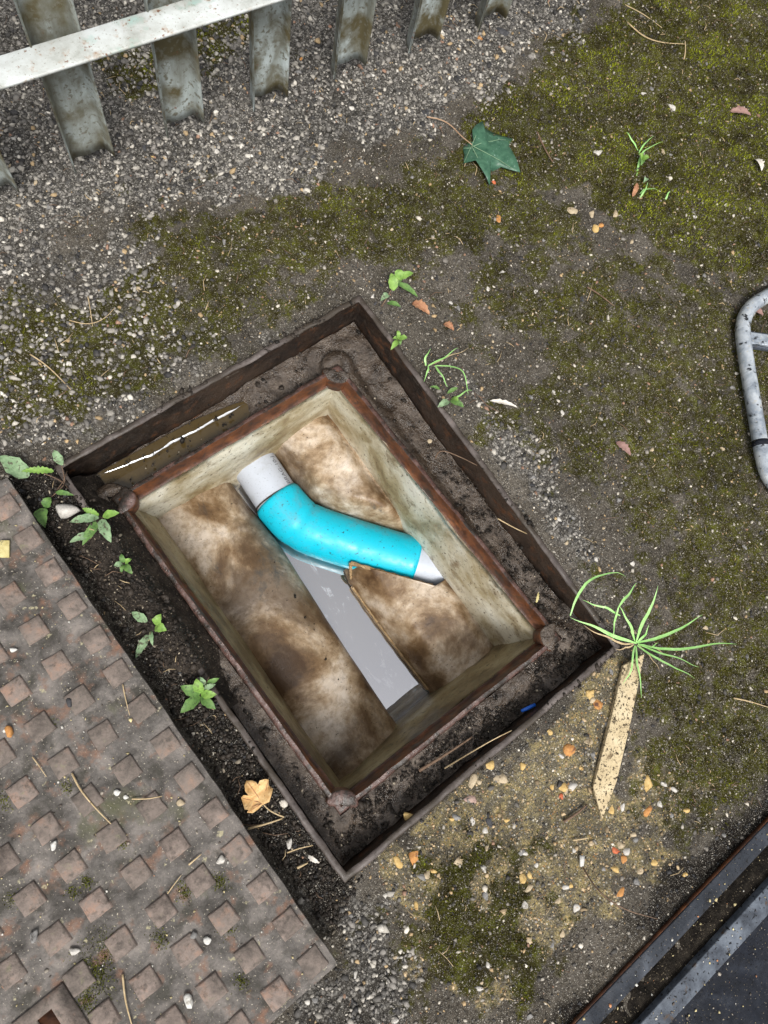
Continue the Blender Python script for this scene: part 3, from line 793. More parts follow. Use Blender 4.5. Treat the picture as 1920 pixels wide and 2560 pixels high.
# ------------------------------------------------------------------ palisade fence
fence = empty('palisade_fence', (.45, .86, 0), 'galvanised steel palisade fence with horizontal rail and mossy pales', 'fence')
FA, FB = np.array([.02, .888]), np.array([.923, .799])          # line of the pale feet
fd = (FB - FA) / np.linalg.norm(FB - FA); fn = np.array([fd[1], -fd[0]])   # fn points to the viewer
if fn[1] > 0: fn = -fn
def fpt(s, d, z): p = FA + fd * s + fn * d; return (p[0], p[1], z)
PALE = [(-.040, .030), (-.0375, .0305), (-.0345, .010), (-.029, .002), (-.024, .0), (-.008, .0025), (.008, .0025), (.024, .0), (.030, .003), (.034, .012), (.037, .024), (.0395, .0235)]
PALE = [(.0, .0)] if False else PALE
SP = .1805
for k in range(-4, 10):
    s0 = k * SP + .040; z0 = .035 + .006 * math.sin(k * 2.3); V = []
    prof = PALE + [(a, b - .0028) for a, b in PALE[::-1]]
    hs_ = np.concatenate([np.linspace(z0, .5, 22), [.8, 1.10]])
    for z in hs_:
        for (a, b) in prof:
            lean = .006 * math.sin(k * 1.9) * z
            V.append(fpt(s0 + a + lean, b, z))
    n = len(prof); F = grid_faces(len(hs_), n)
    F += [((i + 1) * n - 1, i * n, (i + 1) * n, (i + 2) * n - 1) for i in range(len(hs_) - 1)]
    nl = len(PALE)
    for r in (0, len(hs_) - 1):
        F += [(r * n + j, r * n + j + 1, r * n + n - 2 - j, r * n + n - 1 - j) for j in range(nl - 1)]
    # pointed head
    o = obj('pale', V, F, M_GALV, fence)
for zr in (.296, .98):
    prof = [(.027, .0), (.027, -.004), (.031, -.0046), (.073, -.0046), (.077, -.003), (.078, .0), (.078, .004), (.031, .004)]
    prof = [(.0265, -.05), (.0305, -.05), (.0305, -.006), (.074, -.006), (.0775, -.005), (.0775, -.0005), (.075, 0), (.028, 0), (.0265, -.001)]
    V = []; ss = np.linspace(-1.2, 1.85, 90)
    for s in ss:
        for (d, z) in prof: V.append(fpt(s, d, zr + z))
    n = len(prof); F = [(i * n + j, i * n + (j + 1) % n, (i + 1) * n + (j + 1) % n, (i + 1) * n + j) for i in range(len(ss) - 1) for j in range(n)]
    F += [tuple(range(n)), tuple(len(V) - 1 - j for j in range(n))]
    obj('rail', V, F, M_RAIL, fence)

# ------------------------------------------------------------------ lifted cover plate
pz = PLATE['z']
cover = empty('manhole_cover', ((PLATE['x0'] + PLATE['x1']) / 2, 0, .01), 'rusty cast iron manhole cover with raised square studs lying flat', 'manhole cover')
nu, nv = 60, 84; V = []
for i in range(nu):
    for j in range(nv):
        x = PLATE['x0'] + (PLATE['x1'] - PLATE['x0']) * i / (nu - 1); y = PLATE['y0'] + (PLATE['y1'] - PLATE['y0']) * j / (nv - 1)
        e = min(i, nu - 1 - i, j, nv - 1 - j)
        jx = (float(fbm(np.array([y]), np.array([0.]), 18, 71, 3)[0]) - .5) * .004 if i in (0, nu - 1) else 0
        jy = (float(fbm(np.array([x]), np.array([3.]), 18, 72, 3)[0]) - .5) * .004 if j in (0, nv - 1) else 0
        z = pz - (.0025 if e == 0 else 0) + (float(fbm(np.array([x]), np.array([y]), 30, 73, 3)[0]) - .5) * .0022
        V.append((x + jx + .0075 * (y - 0) * -.0, y + jy, z))
F = grid_faces(nu, nv); base = len(V)
loop = [i * nv for i in range(nu)] + [(nu - 1) * nv + j for j in range(1, nv)] + [i * nv + nv - 1 for i in range(nu - 2, -1, -1)] + [j for j in range(nv - 2, 0, -1)]
L = len(loop)
def inset(i, d): return (V[i][0] + (d if V[i][0] < -.68 else -d), V[i][1] + (d if V[i][1] < 0 else -d))
rings_ = [[(V[i][0], V[i][1], V[i][2]) for i in loop], [(*inset(i, -.0008), pz - .0045) for i in loop], [(*inset(i, .001), pz - .010) for i in loop], [(*inset(i, .034), pz - .012) for i in loop], [(*inset(i, .036), .004) for i in loop]]
for rg in rings_: V += rg
for q in range(4):
    F += [(base + q * L + k, base + (q + 1) * L + k, base + (q + 1) * L + (k + 1) % L, base + q * L + (k + 1) % L) for k in range(L)]
obj('plate', V, F, M_PLATE, cover, True)
def stud_mesh(k):
    r = random.Random(k); h = .0163; V = []
    for (s, z) in ((1.06, -.002), (1.0, .0034), (.91, .0048)):
        for t in range(12):
            side, u = t // 3, (t % 3) / 3
            cs = [(-1, -1), (1, -1), (1, 1), (-1, 1)]
            a, b = cs[side], cs[(side + 1) % 4]
            px, py = a[0] + (b[0] - a[0]) * u, a[1] + (b[1] - a[1]) * u
            V.append((px * h * s + r.uniform(-.0006, .0006), py * h * s + r.uniform(-.0006, .0006), z + r.uniform(-.0004, .0004)))
    F = [(a * 12 + i, a * 12 + (i + 1) % 12, a * 12 + 12 + (i + 1) % 12, a * 12 + 12 + i) for a in range(2) for i in range(12)]
    F.append(tuple(24 + i for i in range(12)))
    me = fast_mesh('stud', V, F); me.materials.append(M_STUD); return me
SM = [stud_mesh(k) for k in range(7)]
for i in range(10):
    for j in range(14):
        sx, sy = -.3885 - .0640 * i, -.4425 + .0631 * j
        if sx < PLATE['x0'] + .02 or sy > PLATE['y1'] - .018: continue
        if -.76 < sx < -.655 and -.40 < sy < -.235: continue
        inst('stud', SM[(i * 5 + j * 3) % 7], (sx + random.uniform(-.0012, .0012), sy + random.uniform(-.0012, .0012), pz - .0004), cover, (0, 0, random.uniform(-.04, .04) + random.choice((0, 1.5708, 3.1416))))
# lifting-key boss with its slot
bxs = [(-.740, -.245), (-.664, -.245), (-.664, -.39), (-.740, -.39)]
ho = [(-.712, -.262), (-.690, -.262), (-.690, -.36), (-.712, -.36)]
V = [(x, y, pz + .005) for x, y in bxs] + [(x, y, pz + .005) for x, y in ho] + [(x * 1.0, y, pz - .003) for x, y in bxs] + [(x, y, pz - .012) for x, y in ho]
F = [(i, (i + 1) % 4, 4 + (i + 1) % 4, 4 + i) for i in range(4)] + [(i, 8 + i, 8 + (i + 1) % 4, (i + 1) % 4) for i in range(4)] + [(4 + i, 4 + (i + 1) % 4, 12 + (i + 1) % 4, 12 + i) for i in range(4)]
boss = obj('key_boss', V, F, M_STUD, cover)
v, f = box_vf(-.712, -.690, -.36, -.262, pz - .002, pz + .0012)
obj('slot_rust', v, f, M_RUST, boss)

# ------------------------------------------------------------------ upturned black steel tray
pan = empty('steel_tray', (.1, -1.05, 0), 'black steel tray cover with worn raised rim and dirt filled channel', 'tray')
PX0, PX1, PY0 = -.30, .62, -1.45
def ring_box(name, ins0, ins1, z0, z1, m, bev=.0015):
    x0, x1, y0, y1 = PX0, PX1, PY0, PAN_Y
    o_ = [(x0 + ins0, y0 + ins0), (x1 - ins0, y0 + ins0), (x1 - ins0, y1 - ins0), (x0 + ins0, y1 - ins0)]
    i_ = [(x0 + ins1, y0 + ins1), (x1 - ins1, y0 + ins1), (x1 - ins1, y1 - ins1), (x0 + ins1, y1 - ins1)]
    V = [(*p, z1) for p in o_] + [(*p, z1) for p in i_] + [(*p, z0) for p in o_] + [(*p, z0) for p in i_]
    F = []
    for k in range(4):
        n_ = (k + 1) % 4
        F += [(k, n_, 4 + n_, 4 + k), (k, 8 + k, 8 + n_, n_), (4 + k, 4 + n_, 12 + n_, 12 + k), (8 + k, 12 + k, 12 + n_, 8 + n_)]
    return obj(name, V, F, m, pan, bevel=bev)
ring_box('outer_flange', 0, .026, .000, .013, M_FLANGE)
ring_box('rust_edge', -.0015, -.0003, .002, .011, M_RUST, 0)
ring_box('channel', .026, .066, -.002, .004, M_PANDIRT, 0)
ring_box('inner_rim', .066, .098, .000, .019, M_PANRIM)
n = 50; V = []
for i in range(n):
    for j in range(n):
        x = PX0 + .098 + (PX1 - PX0 - .196) * i / (n - 1); y = PY0 + .098 + (PAN_Y - PY0 - .196) * j / (n - 1)
        V.append((x, y, .007 + (float(fbm(np.array([x]), np.array([y]), 12, 77, 3)[0]) - .5) * .005))
obj('panel', V, grid_faces(n, n), M_PAN, pan, True)

# ------------------------------------------------------------------ bent steel tube
tf = empty('tube_frame', (1.05, -.25, 0), 'scuffed bent steel tube frame with flat crossbar lying on moss', 'metal frame')
tz = .021
pts = [(1.42, -.27, tz), (1.30, -.13, tz), (1.1075, -0.0588, 0.0210), (1.0554, -0.0528, 0.0210), (1.0098, -0.0502, 0.0210), (0.9705, -0.0659, 0.0210), (0.9442, -0.0939, 0.0210), (0.9132, -0.1354, 0.0210), (0.8189, -0.2699, 0.0210), (0.7840, -0.3214, 0.0210), (0.7731, -0.3573, 0.0210), (.79, -.46, tz), (.90, -.58, tz), (1.10, -.80, tz)]
P_ = smooth_path(pts, 120, 3)
v, f = tube_vf(P_, .0145, 20)
obj('tube', v, f, M_TUBE, tf, True)
a_, b_ = np.array((0.9495, -0.0979, 0.0220)), np.array((1.0208, -0.1571, 0.0220))
dv = (b_ - a_) / np.linalg.norm(b_ - a_); nv_ = np.array([-dv[1], dv[0], 0])
def bar(name, w0, w1, z0, z1, m, L=.36):
    V = []
    for s in (.006, L):
        for (w, z) in ((w0, z0), (w1, z0), (w1, z1), (w0, z1)):
            p = a_ + dv * s + nv_ * w; V.append((p[0], p[1], z))
    F = [(0, 1, 5, 4), (1, 2, 6, 5), (2, 3, 7, 6), (3, 0, 4, 7), (0, 3, 2, 1), (4, 5, 6, 7)]
    return obj(name, V, F, m, tf, bevel=.001)
bar('crossbar', -.0125, .0125, .016, .026, M_TUBE)
bar('crossbar_flange', -.0175, -.0135, .010, .022, M_PANRIM)
bar('crossbar_flange', .0135, .0165, .010, .023, M_PANRIM)
k0 = int(np.argmin(np.linalg.norm(P_ - np.array((0.8159, -0.2772, 0.0210)), axis=1)))
v, f = tube_vf(P_[k0:k0 + 2] if k0 < 118 else P_[k0 - 2:k0], .0149, 20)
obj('collar', v, f, M_PAN, tf, True)

# ------------------------------------------------------------------ wooden stake
V = []
ol = [(0.3400, -0.4379, 0.0090), (0.2964, -0.4297, 0.0090), (0.2008, -0.4926, 0.0090), (0.1183, -0.5466, 0.0090), (0.0970, -0.5943, 0.0090), (0.1584, -0.5641, 0.0090), (0.2451, -0.5071, 0.0090)]
V = [(x, y, .0125 + .002 * math.sin(x * 40)) for x, y, z in ol] + [(x, y, .003) for x, y, z in ol]
n = len(ol)
F = [tuple(range(n)), tuple(2 * n - 1 - i for i in range(n))] + [(i, n + i, n + (i + 1) % n, (i + 1) % n) for i in range(n)]
o = obj('wooden_stake', V, F, M_WOOD, bevel=.0008)
tag(o, 'pale pointed wooden stake speckled with dirt on the concrete', 'stake')

# ------------------------------------------------------------------ stones
ICO = []
ph = (1 + 5 ** .5) / 2
for a in (-1, 1):
    for b in (-ph, ph): ICO += [(0, a, b), (a, b, 0), (b, 0, a)]
ICO = np.array(ICO); ICO /= np.linalg.norm(ICO[0])
IF = []
for i in range(12):
    for j in range(i + 1, 12):
        for k in range(j + 1, 12):
            d = [np.linalg.norm(ICO[p] - ICO[q]) for p, q in ((i, j), (j, k), (i, k))]
            if max(d) < 1.2:
                nn = np.cross(ICO[j] - ICO[i], ICO[k] - ICO[i])
                IF.append((i, j, k) if nn @ ICO[i] > 0 else (i, k, j))
IF = np.array(IF)

OCT = np.array([(1, 0, 0), (-1, 0, 0), (0, 1, 0), (0, -1, 0), (0, 0, 1), (0, 0, -1)], float)
OF = np.array([(0, 2, 4), (2, 1, 4), (1, 3, 4), (3, 0, 4), (2, 0, 5), (1, 2, 5), (3, 1, 5), (0, 3, 5)])

def free(x, y, marg=.0):
    ok = poly_sd(x, y, LIP) < -(.012 + marg)
    ok &= ~((x < PLATE['x1'] + marg) & (y > PLATE['y0'] - marg) & (y < PLATE['y1'] + marg))
    ok &= ~(y < PAN_Y + .004 + marg)
    return ok
VIEW = [(0.0951, 1.3710, 0.0000), (1.8201, 0.5598, 0.0000), (0.1262, -1.0735, 0.0000), (-0.8191, -0.2519, 0.0000)]

def stones_mesh(x, y, z, r, C, flat=.62, seed=1):
    """angular chips; the small ones are eight-sided, the larger ones twenty-sided"""
    g = np.random.default_rng(seed); VV, FF, CC = [], [], []; off = 0
    for big in (False, True):
        s_ = (r >= .0024) == big
        n = int(s_.sum())
        if not n: continue
        BS, BF = (ICO, IF) if big else (OCT * 1.1, OF); k = len(BS)
        B_ = BS[None] * (1 + g.uniform(-.38, .38, (n, k, 1))) + g.uniform(-.24, .24, (n, k, 3))
        S = np.stack([g.uniform(.75, 1.35, n), g.uniform(.6, 1.0, n), g.uniform(flat * .6, flat * 1.2, n)], 1)
        B_ = B_ * S[:, None, :] * r[s_][:, None, None]
        a = g.uniform(0, 6.283, n); ca, sa = np.cos(a), np.sin(a)
        tl = g.normal(0, .25, n)
        x1 = B_[..., 0] * ca[:, None] - B_[..., 1] * sa[:, None]; y1 = B_[..., 0] * sa[:, None] + B_[..., 1] * ca[:, None]
        z1 = B_[..., 2] + x1 * tl[:, None]
        VV.append(np.stack([x1 + x[s_][:, None], y1 + y[s_][:, None], z1 + z[s_][:, None]], -1).reshape(-1, 3))
        FF.append((BF[None] + k * np.arange(n)[:, None, None]).reshape(-1, 3) + off)
        CC.append(np.repeat(C[s_], k, 0)); off += n * k
    return np.concatenate(VV), np.concatenate(FF), np.concatenate(CC)

PAL = np.array([(.045, .045, .048), (.085, .083, .082), (.15, .145, .14), (.24, .23, .22), (.36, .345, .32), (.52, .50, .46), (.66, .64, .60), (.40, .30, .18), (.30, .19, .14)])
def pick(g, n, w):
    k = g.choice(len(w), n, p=np.array(w) / sum(w)); c = PAL[k] * g.uniform(.75, 1.25, (n, 1)); return np.clip(c, .01, .8)

N = 420000
x = rng.uniform(-.95, 1.8, N); y = rng.uniform(-1.1, 1.4, N)
ok = free(x, y) & (poly_sd(x, y, VIEW) > -.05)
x, y = x[ok], y[ok]
g, m, c, d = masks(x, y)
cl = fbm(x, y, 30, 91, 3)
patch = sstep(.38, .6, fbm(x, y, 9, 95, 3))
dens = g * (.25 + .55 * cl) * (.68 + .32 * patch) + .42 * (1 - g) * (1 - .4 * m) + .06 * m + c * .10 + d * .06
keep = rng.uniform(0, 1, len(x)) < dens * .85
x, y, g, m, c, d = x[keep], y[keep], g[keep], m[keep], c[keep], d[keep]
n = len(x)
r = np.exp(rng.normal(math.log(.0029), .42, n)); r = np.where(g > .5, r * .92, r * .50); r = np.clip(r, .0008, .0070)
C = pick(rng, n, (2.2, 3, 3.6, 4.2, 3.6, 1.5, .25, .7, .3)) * np.array([[1.0, .97, .92]])
Cs = pick(rng, n, (4.0, 4.4, 3.4, 2.6, 2.2, 1.5, .4, 1.3, .5)) * np.array([[1.0, .95, .87]])
C = np.where((g > .5)[:, None], C, Cs)
Cy = PAL[[7]] * rng.uniform(.5, 1.6, (n, 1)); C = np.where(((c > .5) & (rng.uniform(0, 1, n) < .45))[:, None], Cy, C)
C = np.where(((d > .5) & (rng.uniform(0, 1, n) < .6))[:, None], PAL[[0]] * rng.uniform(.4, 1.3, (n, 1)), C)
z = ground_z(x, y) + r * .12
V, F, CC = stones_mesh(x, y, z, r, C, .62, 5)
print('gravel stones', n)
me = fast_mesh('gravel', V, F); me.materials.append(M_STONE); color_attr(me, 'col', CC)
o = bpy.data.objects.new('gravel', me); col.objects.link(o)
tag(o, 'loose grey and pale gravel chips scattered over the ground', 'gravel', kind='stuff')

# the larger stones, one object each, belonging to the ground
SMESH = {}
def stone_mesh_single(kind, k, sub=1):
    key = (kind, k)
    if key in SMESH: return SMESH[key]
    g_ = np.random.default_rng(100 + k)
    V = {}; verts = [tuple(v) for v in ICO]; faces = [tuple(q) for q in IF]
    mid = {}; nf = []
    def mp(a, b):
        kk = (min(a, b), max(a, b))
        if kk not in mid:
            p = (np.array(verts[a]) + np.array(verts[b])) / 2; p /= np.linalg.norm(p); verts.append(tuple(p)); mid[kk] = len(verts) - 1
        return mid[kk]
    for a, b, c_ in faces:
        ab, bc, ca = mp(a, b), mp(b, c_), mp(c_, a); nf += [(a, ab, ca), (b, bc, ab), (c_, ca, bc), (ab, bc, ca)]
    A = np.array(verts)
    for _ in range(10):                                  # chop facets
        nrm = g_.normal(size=3); nrm /= np.linalg.norm(nrm); h = g_.uniform(.38, .8)
        dd = A @ nrm; A = A - np.maximum(dd - h, 0)[:, None] * nrm
    A = A * np.array([g_.uniform(1.0, 1.3), g_.uniform(.7, 1.0), g_.uniform(.45, .65)])
    me = fast_mesh('stone', A, np.array(nf), False); me.materials.append(STONES[kind]); SMESH[key] = me
    return me
cnt = 0
x = rng.uniform(-.9, 1.6, 5000); y = rng.uniform(-1.0, 1.3, 5000)
ok = free(x, y, .012) & (poly_sd(x, y, VIEW) > .01); x, y = x[ok], y[ok]
g, m, c, d = masks(x, y); zz = ground_z(x, y)
for i in range(len(x)):
    if cnt >= 280: break
    u = rng.uniform()
    if g[i] > .5 and u < .14: kind = rng.choice(['grey', 'grey', 'dark', 'pale', 'grey', 'tan', 'pale'])
    elif c[i] > .4 and u < .55: kind = rng.choice(['yellow', 'yellow', 'tan', 'tan', 'tan', 'pale', 'grey', 'pale'])
    elif u < .07: kind = rng.choice(['grey', 'dark', 'pale', 'grey', 'pale', 'grey', 'dark', 'tan'])
    else: continue
    rr_ = rng.uniform(.0045, .0085) * (1.2 if c[i] > .4 else 1.0)
    inst('stone', stone_mesh_single(kind, int(rng.integers(0, 6))), (x[i], y[i], zz[i] - rr_ * .08), ground, (rng.normal(0, .25), rng.normal(0, .25), rng.uniform(0, 6.28)), (rr_,) * 3)
    cnt += 1
# stones that the picture shows in known places
for (p, kind, rr_) in (((-0.1550, -0.3960, 0.0000), 'yellow', .014), ((0.2174, -0.4327, 0.0000), 'yellow', .013), ((0.2174, -0.4522, 0.0000), 'orange', .013), ((0.1278, -0.4801, 0.0000), 'orange', .017), ((0.0779, -0.5164, 0.0000), 'yellow', .012),
                       ((0.2012, -0.6083, 0.0000), 'yellow', .014), ((0.1749, -0.6394, 0.0000), 'orange', .012), ((0.0656, -0.5270, 0.0000), 'brick', .006), ((0.0855, -0.6510, 0.0000), 'brick', .010), ((0.0885, -0.6698, 0.0000), 'orange', .009), ((-0.0568, -0.4334, 0.0000), 'pink', .013),
                       ((-0.0578, -0.4822, 0.0000), 'dark', .010), ((-0.1853, -0.4417, 0.0000), 'orange', .016), ((-0.2098, -0.4306, -0.0000), 'yellow', .012), ((-0.1335, -0.4923, 0.0000), 'tan', .011), ((0.0497, -0.7031, 0.0000), 'orange', .010), ((0.0042, -0.4402, 0.0000), 'tan', .016),
                       ((-0.0411, -0.4140, 0.0000), 'tan', .014), ((-0.0001, -0.4138, 0.0000), 'yellow', .012), ((0.6761, 0.3936, 0.0000), 'orange', .012), ((0.8564, 0.2744, 0.0000), 'yellow', .012), ((0.8716, 0.3042, 0.0000), 'tan', .011), ((0.8711, 0.2723, 0.0000), 'orange', .008),
                       ((0.8388, 0.3293, 0.0000), 'tan', .016), ((0.9139, 0.2734, 0.0000), 'tan', .012), ((0.9930, 0.7640, 0.0000), 'dark', .02), ((0.9381, 0.7773, 0.0000), 'orange', .009), ((0.5524, 0.9108, 0.0000), 'orange', .006), ((0.7258, 0.4701, 0.0000), 'brick', .006), ((1.2300, 0.4170, 0.0000), 'pale', .012),
                       ((1.1184, 0.3383, 0.0000), 'tan', .009), ((0.9817, 0.4132, 0.0000), 'pale', .012), ((0.7082, 0.6798, 0.0000), 'dark', .018), ((0.1645, 0.8493, 0.0000), 'yellow', .005), ((0.2679, 0.0978, 0.0000), 'tan', .006)):
    q = np.array([p[0]]), np.array([p[1]])
    inst('stone', stone_mesh_single(kind, int(rng.integers(0, 6))), (p[0], p[1], float(ground_z(*q)[0]) - rr_ * .05), ground, (0, 0, rng.uniform(0, 6.28)), (rr_, rr_, rr_ * .8))

# ------------------------------------------------------------------ moss
N = 900000
x = rng.uniform(-.95, 1.8, N); y = rng.uniform(-1.1, 1.4, N)
ok = free(x, y, .008) & (poly_sd(x, y, VIEW) > -.05); x, y = x[ok], y[ok]
g, m, c, d = masks(x, y)
cl = fbm(x, y, 40, 111, 4) * .55 + fbm(x, y, 10, 113, 3) * .45
dens = m * sstep(.40, .62, cl + (m - .6) * .22)
keep = rng.uniform(0, 1, len(x)) < dens * .95
x, y, m, cl = x[keep], y[keep], m[keep], cl[keep]
n = len(x); print('moss', n)
if n > 330000:
    s_ = rng.choice(n, 330000, False); x, y, m, cl = x[s_], y[s_], m[s_], cl[s_]; n = 330000
zz = ground_z(x, y)
hgt = rng.uniform(.0015, .0048, n) * (.6 + cl); a = rng.uniform(0, 6.283, n); w = rng.uniform(.0006, .0013, n)
lean = rng.uniform(.2, 1.1, n) * hgt; b = rng.uniform(0, 6.283, n)
V = np.stack([np.stack([x - np.cos(a) * w, y - np.sin(a) * w, zz - .0005], 1), np.stack([x + np.cos(a) * w, y + np.sin(a) * w, zz - .0005], 1),
              np.stack([x + np.cos(b) * lean, y + np.sin(b) * lean, zz + hgt], 1)], 1).reshape(-1, 3)
F = np.arange(3 * n).reshape(-1, 3)
t = np.clip(fbm(x, y, 22, 121, 5) * 2.6 - .85 + .16 * (m > .8) + rng.normal(0, .16, n), 0, 1)[:, None]
hi = sstep(.5, .9, m)[:, None]
c0 = np.array([[.022, .017, .005]]); c1 = np.array([[.080, .078, .009]]); c2 = np.array([[.27, .30, .020]])
C = np.where(t < .5, c0 + (c1 - c0) * t * 2, c1 + (c2 - c1) * (t * 2 - 1) * (.16 + .84 * hi))
C = C * rng.uniform(.5, 1.35, (n, 1))
me = fast_mesh('moss', V, F); me.materials.append(M_MOSS); color_attr(me, 'col', np.repeat(C, 3, 0))
o = bpy.data.objects.new('moss', me); col.objects.link(o)
tag(o, 'low green and brown moss growing over the ground', 'moss', kind='stuff')

# soil crumbs on the ledge and beside the frame
N = 70000
x = rng.uniform(-.40, .36, N); y = rng.uniform(-.46, .46, N)
inl = poly_sd(x, y, LIP); ino = poly_sd(x, y, offs(OPEN, .024))
led = (inl > .003) & (ino < -.001)
sl = sstep(-.25, -.28, x) * (y < .33) + sstep(-.32, -.34, y) + .35 * sstep(.25, .28, x) * sstep(.15, -.1, y) + .05
dk = poly_sd(x, y, DARK) > -.01
lipband = (inl < .001) & (inl > -.016) & (rng.uniform(0, 1, N) < .22 * sstep(.42, .62, fbm(x, y, 11, 151, 3)) * np.where((x > .25) | (y > .3), 1.0, .45))
led = led & ~((x < -.25) & (bank_z(x, y) > -.05))
keep = lipband | (led & (rng.uniform(0, 1, N) < sl * .42)) | ((inl < -.014 + .03 * ((y > .0) & (y < .34))) & (x < .0) & dk & (x > PLATE['x1'] + .003) & (rng.uniform(0, 1, N) < .5))
x, y = x[keep], y[keep]; led = led[keep]; lipband = lipband[keep]; n = len(x)
bk = bank_z(x, y)
bvh_z = np.where(led, -.050 - .026 * np.maximum(sstep(.24, .27, x) * sstep(-.36, -.22, y), sstep(.31, .34, y)) + (fbm(x, y, 25, 131, 3) - .5) * .014 + .01 * sstep(.03, 0, poly_sd(x, y, LIP)), ground_z(x, y) + .001)
r = np.exp(rng.normal(math.log(.0021), .45, n)); r = np.clip(r, .0008, .006)
bvh_z = np.where(lipband, .0015, bvh_z)
bvh_z = np.maximum(bvh_z, np.where((x < -.25) & (y > -.06) & (y < .38), bk, -1))
C = np.array([[.018, .014, .011]]) * rng.uniform(.4, 2.6, (n, 1))
pal = rng.uniform(0, 1, n) < .09
C = np.where(pal[:, None], np.array([[.34, .29, .22]]) * rng.uniform(.4, 1.5, (n, 1)), C); r = np.where(pal, r * .65, r)
V, F, CC = stones_mesh(x, y, bvh_z, r, C, .8, 9)
me = fast_mesh('soil_crumbs', V, F); me.materials.append(M_CRUMB); color_attr(me, 'col', CC)
o = bpy.data.objects.new('soil_crumbs', me); col.objects.link(o)
tag(o, 'dark crumbled soil on the frame ledge and beside the cover', 'soil', kind='stuff')

# seed and grit specks fallen on metal, wood of the tray and cover
N = 900
x = np.concatenate([rng.uniform(-1.0, -.37, N), rng.uniform(-.28, .5, 420)]); y = np.concatenate([rng.uniform(-.46, .41, N), rng.uniform(-1.0, PAN_Y - .002, 420)])
zz = np.concatenate([np.full(N, pz + .0012), np.where(y[N:] > PAN_Y - .026, .0135, np.where(y[N:] > PAN_Y - .066, .0045, np.where(y[N:] > PAN_Y - .098, .0195, .0085)))])
n = len(x); r = np.clip(np.exp(rng.normal(math.log(.00125), .45, n)), .0006, .0036)
C = np.array([(.62, .52, .28), (.70, .68, .62), (.34, .30, .25), (.50, .24, .12), (.12, .10, .085)])[rng.choice(5, n, p=(.34, .2, .2, .06, .2))] * rng.uniform(.7, 1.2, (n, 1))
V, F, CC = stones_mesh(x, y, zz, r, C, .5, 13)
me = fast_mesh('seeds_and_grit', V, F); me.materials.append(M_STONE); color_attr(me, 'col', CC)
o = bpy.data.objects.new('seeds_and_grit', me); col.objects.link(o)
tag(o, 'tiny fallen seeds and grit on the cover and tray', 'grit', kind='stuff')

# moss tufts caught between the studs of the cover
x, y = [], []
for (p, rad, k) in (((-0.6281, -0.2591, 0.0500), .022, 900), ((-0.5984, -0.2396, 0.0500), .016, 500), ((-0.6527, -0.2822, 0.0500), .014, 350), ((-0.4767, -0.2524, 0.0500), .010, 260), ((-0.5362, -0.2802, 0.0500), .010, 220), ((-0.4320, -0.2732, 0.0500), .009, 200),
                    ((-0.5040, 0.0610, 0.0500), .008, 160), ((-0.5301, -0.0321, 0.0500), .008, 140), ((-0.5116, -0.1434, 0.0500), .007, 120), ((-0.5749, -0.1567, 0.0500), .008, 140), ((-0.5941, -0.1564, 0.0500), .007, 120), ((-0.4565, -0.3272, 0.0500), .012, 240), ((-0.4811, -0.3983, 0.0500), .009, 150), ((-0.6084, 0.0057, 0.0500), .012, 200), ((-0.6623, -0.1118, 0.0500), .010, 160), ((-0.5111, 0.1117, 0.0500), .007, 120)):
    x.append(rng.normal(p[0], rad * .55, k)); y.append(rng.normal(p[1], rad * .75, k))
x, y = np.concatenate(x), np.concatenate(y); n = len(x)
hgt = rng.uniform(.0006, .0028, n); a = rng.uniform(0, 6.283, n); w = .0010; b = rng.uniform(0, 6.283, n)
V = np.stack([np.stack([x - np.cos(a) * w, y - np.sin(a) * w, np.full(n, pz)], 1), np.stack([x + np.cos(a) * w, y + np.sin(a) * w, np.full(n, pz)], 1),
              np.stack([x + np.cos(b) * hgt * .7, y + np.sin(b) * hgt * .7, pz + hgt], 1)], 1).reshape(-1, 3)
C = (c0 + (c2 - c0) * np.clip(rng.normal(.4, .25, (n, 1)), 0, 1))
me = fast_mesh('moss', V, np.arange(3 * n).reshape(-1, 3)); me.materials.append(M_MOSS); color_attr(me, 'col', np.repeat(C, 3, 0))
o = bpy.data.objects.new('moss', me); col.objects.link(o)
tag(o, 'small green moss cushions between the studs of the iron cover', 'moss', kind='stuff')

# single stones lying on the cover or beside it
def loose(p, r_, kind, label, name='loose_stone', k=0, cat='stone', flat=1):
    o = inst(name, stone_mesh_single(kind, k), (p[0], p[1], p[2] + r_ * .3), None, (0, 0, k * 1.3), (r_, r_, r_ * flat))
    tag(o, label, cat, 'stones lying loose on the cover' if p[2] > .03 else None)
loose((-0.5494, -0.3723, 0.0520), .011, 'white', 'large white stone on the cover near its near edge', k=1)
loose((-0.6330, -0.2217, 0.0520), .008, 'pale', 'angular pale grey stone above the mossy patch on the cover', k=2)
loose((-0.5829, -0.0874, 0.0520), .007, 'white', 'elongated white stone at the left middle of the cover', k=3)
loose((-0.4862, -0.3256, 0.0520), .007, 'white', 'white stone beside a mossy dip between cover studs', k=4)
loose((-0.4142, -0.2490, 0.0520), .008, 'pale', 'flat pale stone near the right edge of the cover', k=5)
loose((-0.4165, -0.1485, 0.0520), .008, 'tan', 'tan stone near the right edge of the cover, above the pale one', k=0)
loose((-0.5539, 0.0805, 0.0520), .010, 'orange', 'orange brown stone at the left picture edge on the cover', k=1)
loose((-0.4907, 0.1798, 0.0520), .006, 'white', 'small white stone at the upper left of the cover', k=2)
loose((-0.6612, -0.1701, 0.0520), .009, 'grey', 'dull grey stone at the lower left of the cover', k=3)
loose((-0.4984, -0.3070, 0.0520), .007, 'grey', 'small grey stone left of the white one between cover studs', k=5)
loose((-0.4783, -0.0821, 0.0520), .006, 'white', 'white crumb at the left of a crumb cluster on the cover', k=4)
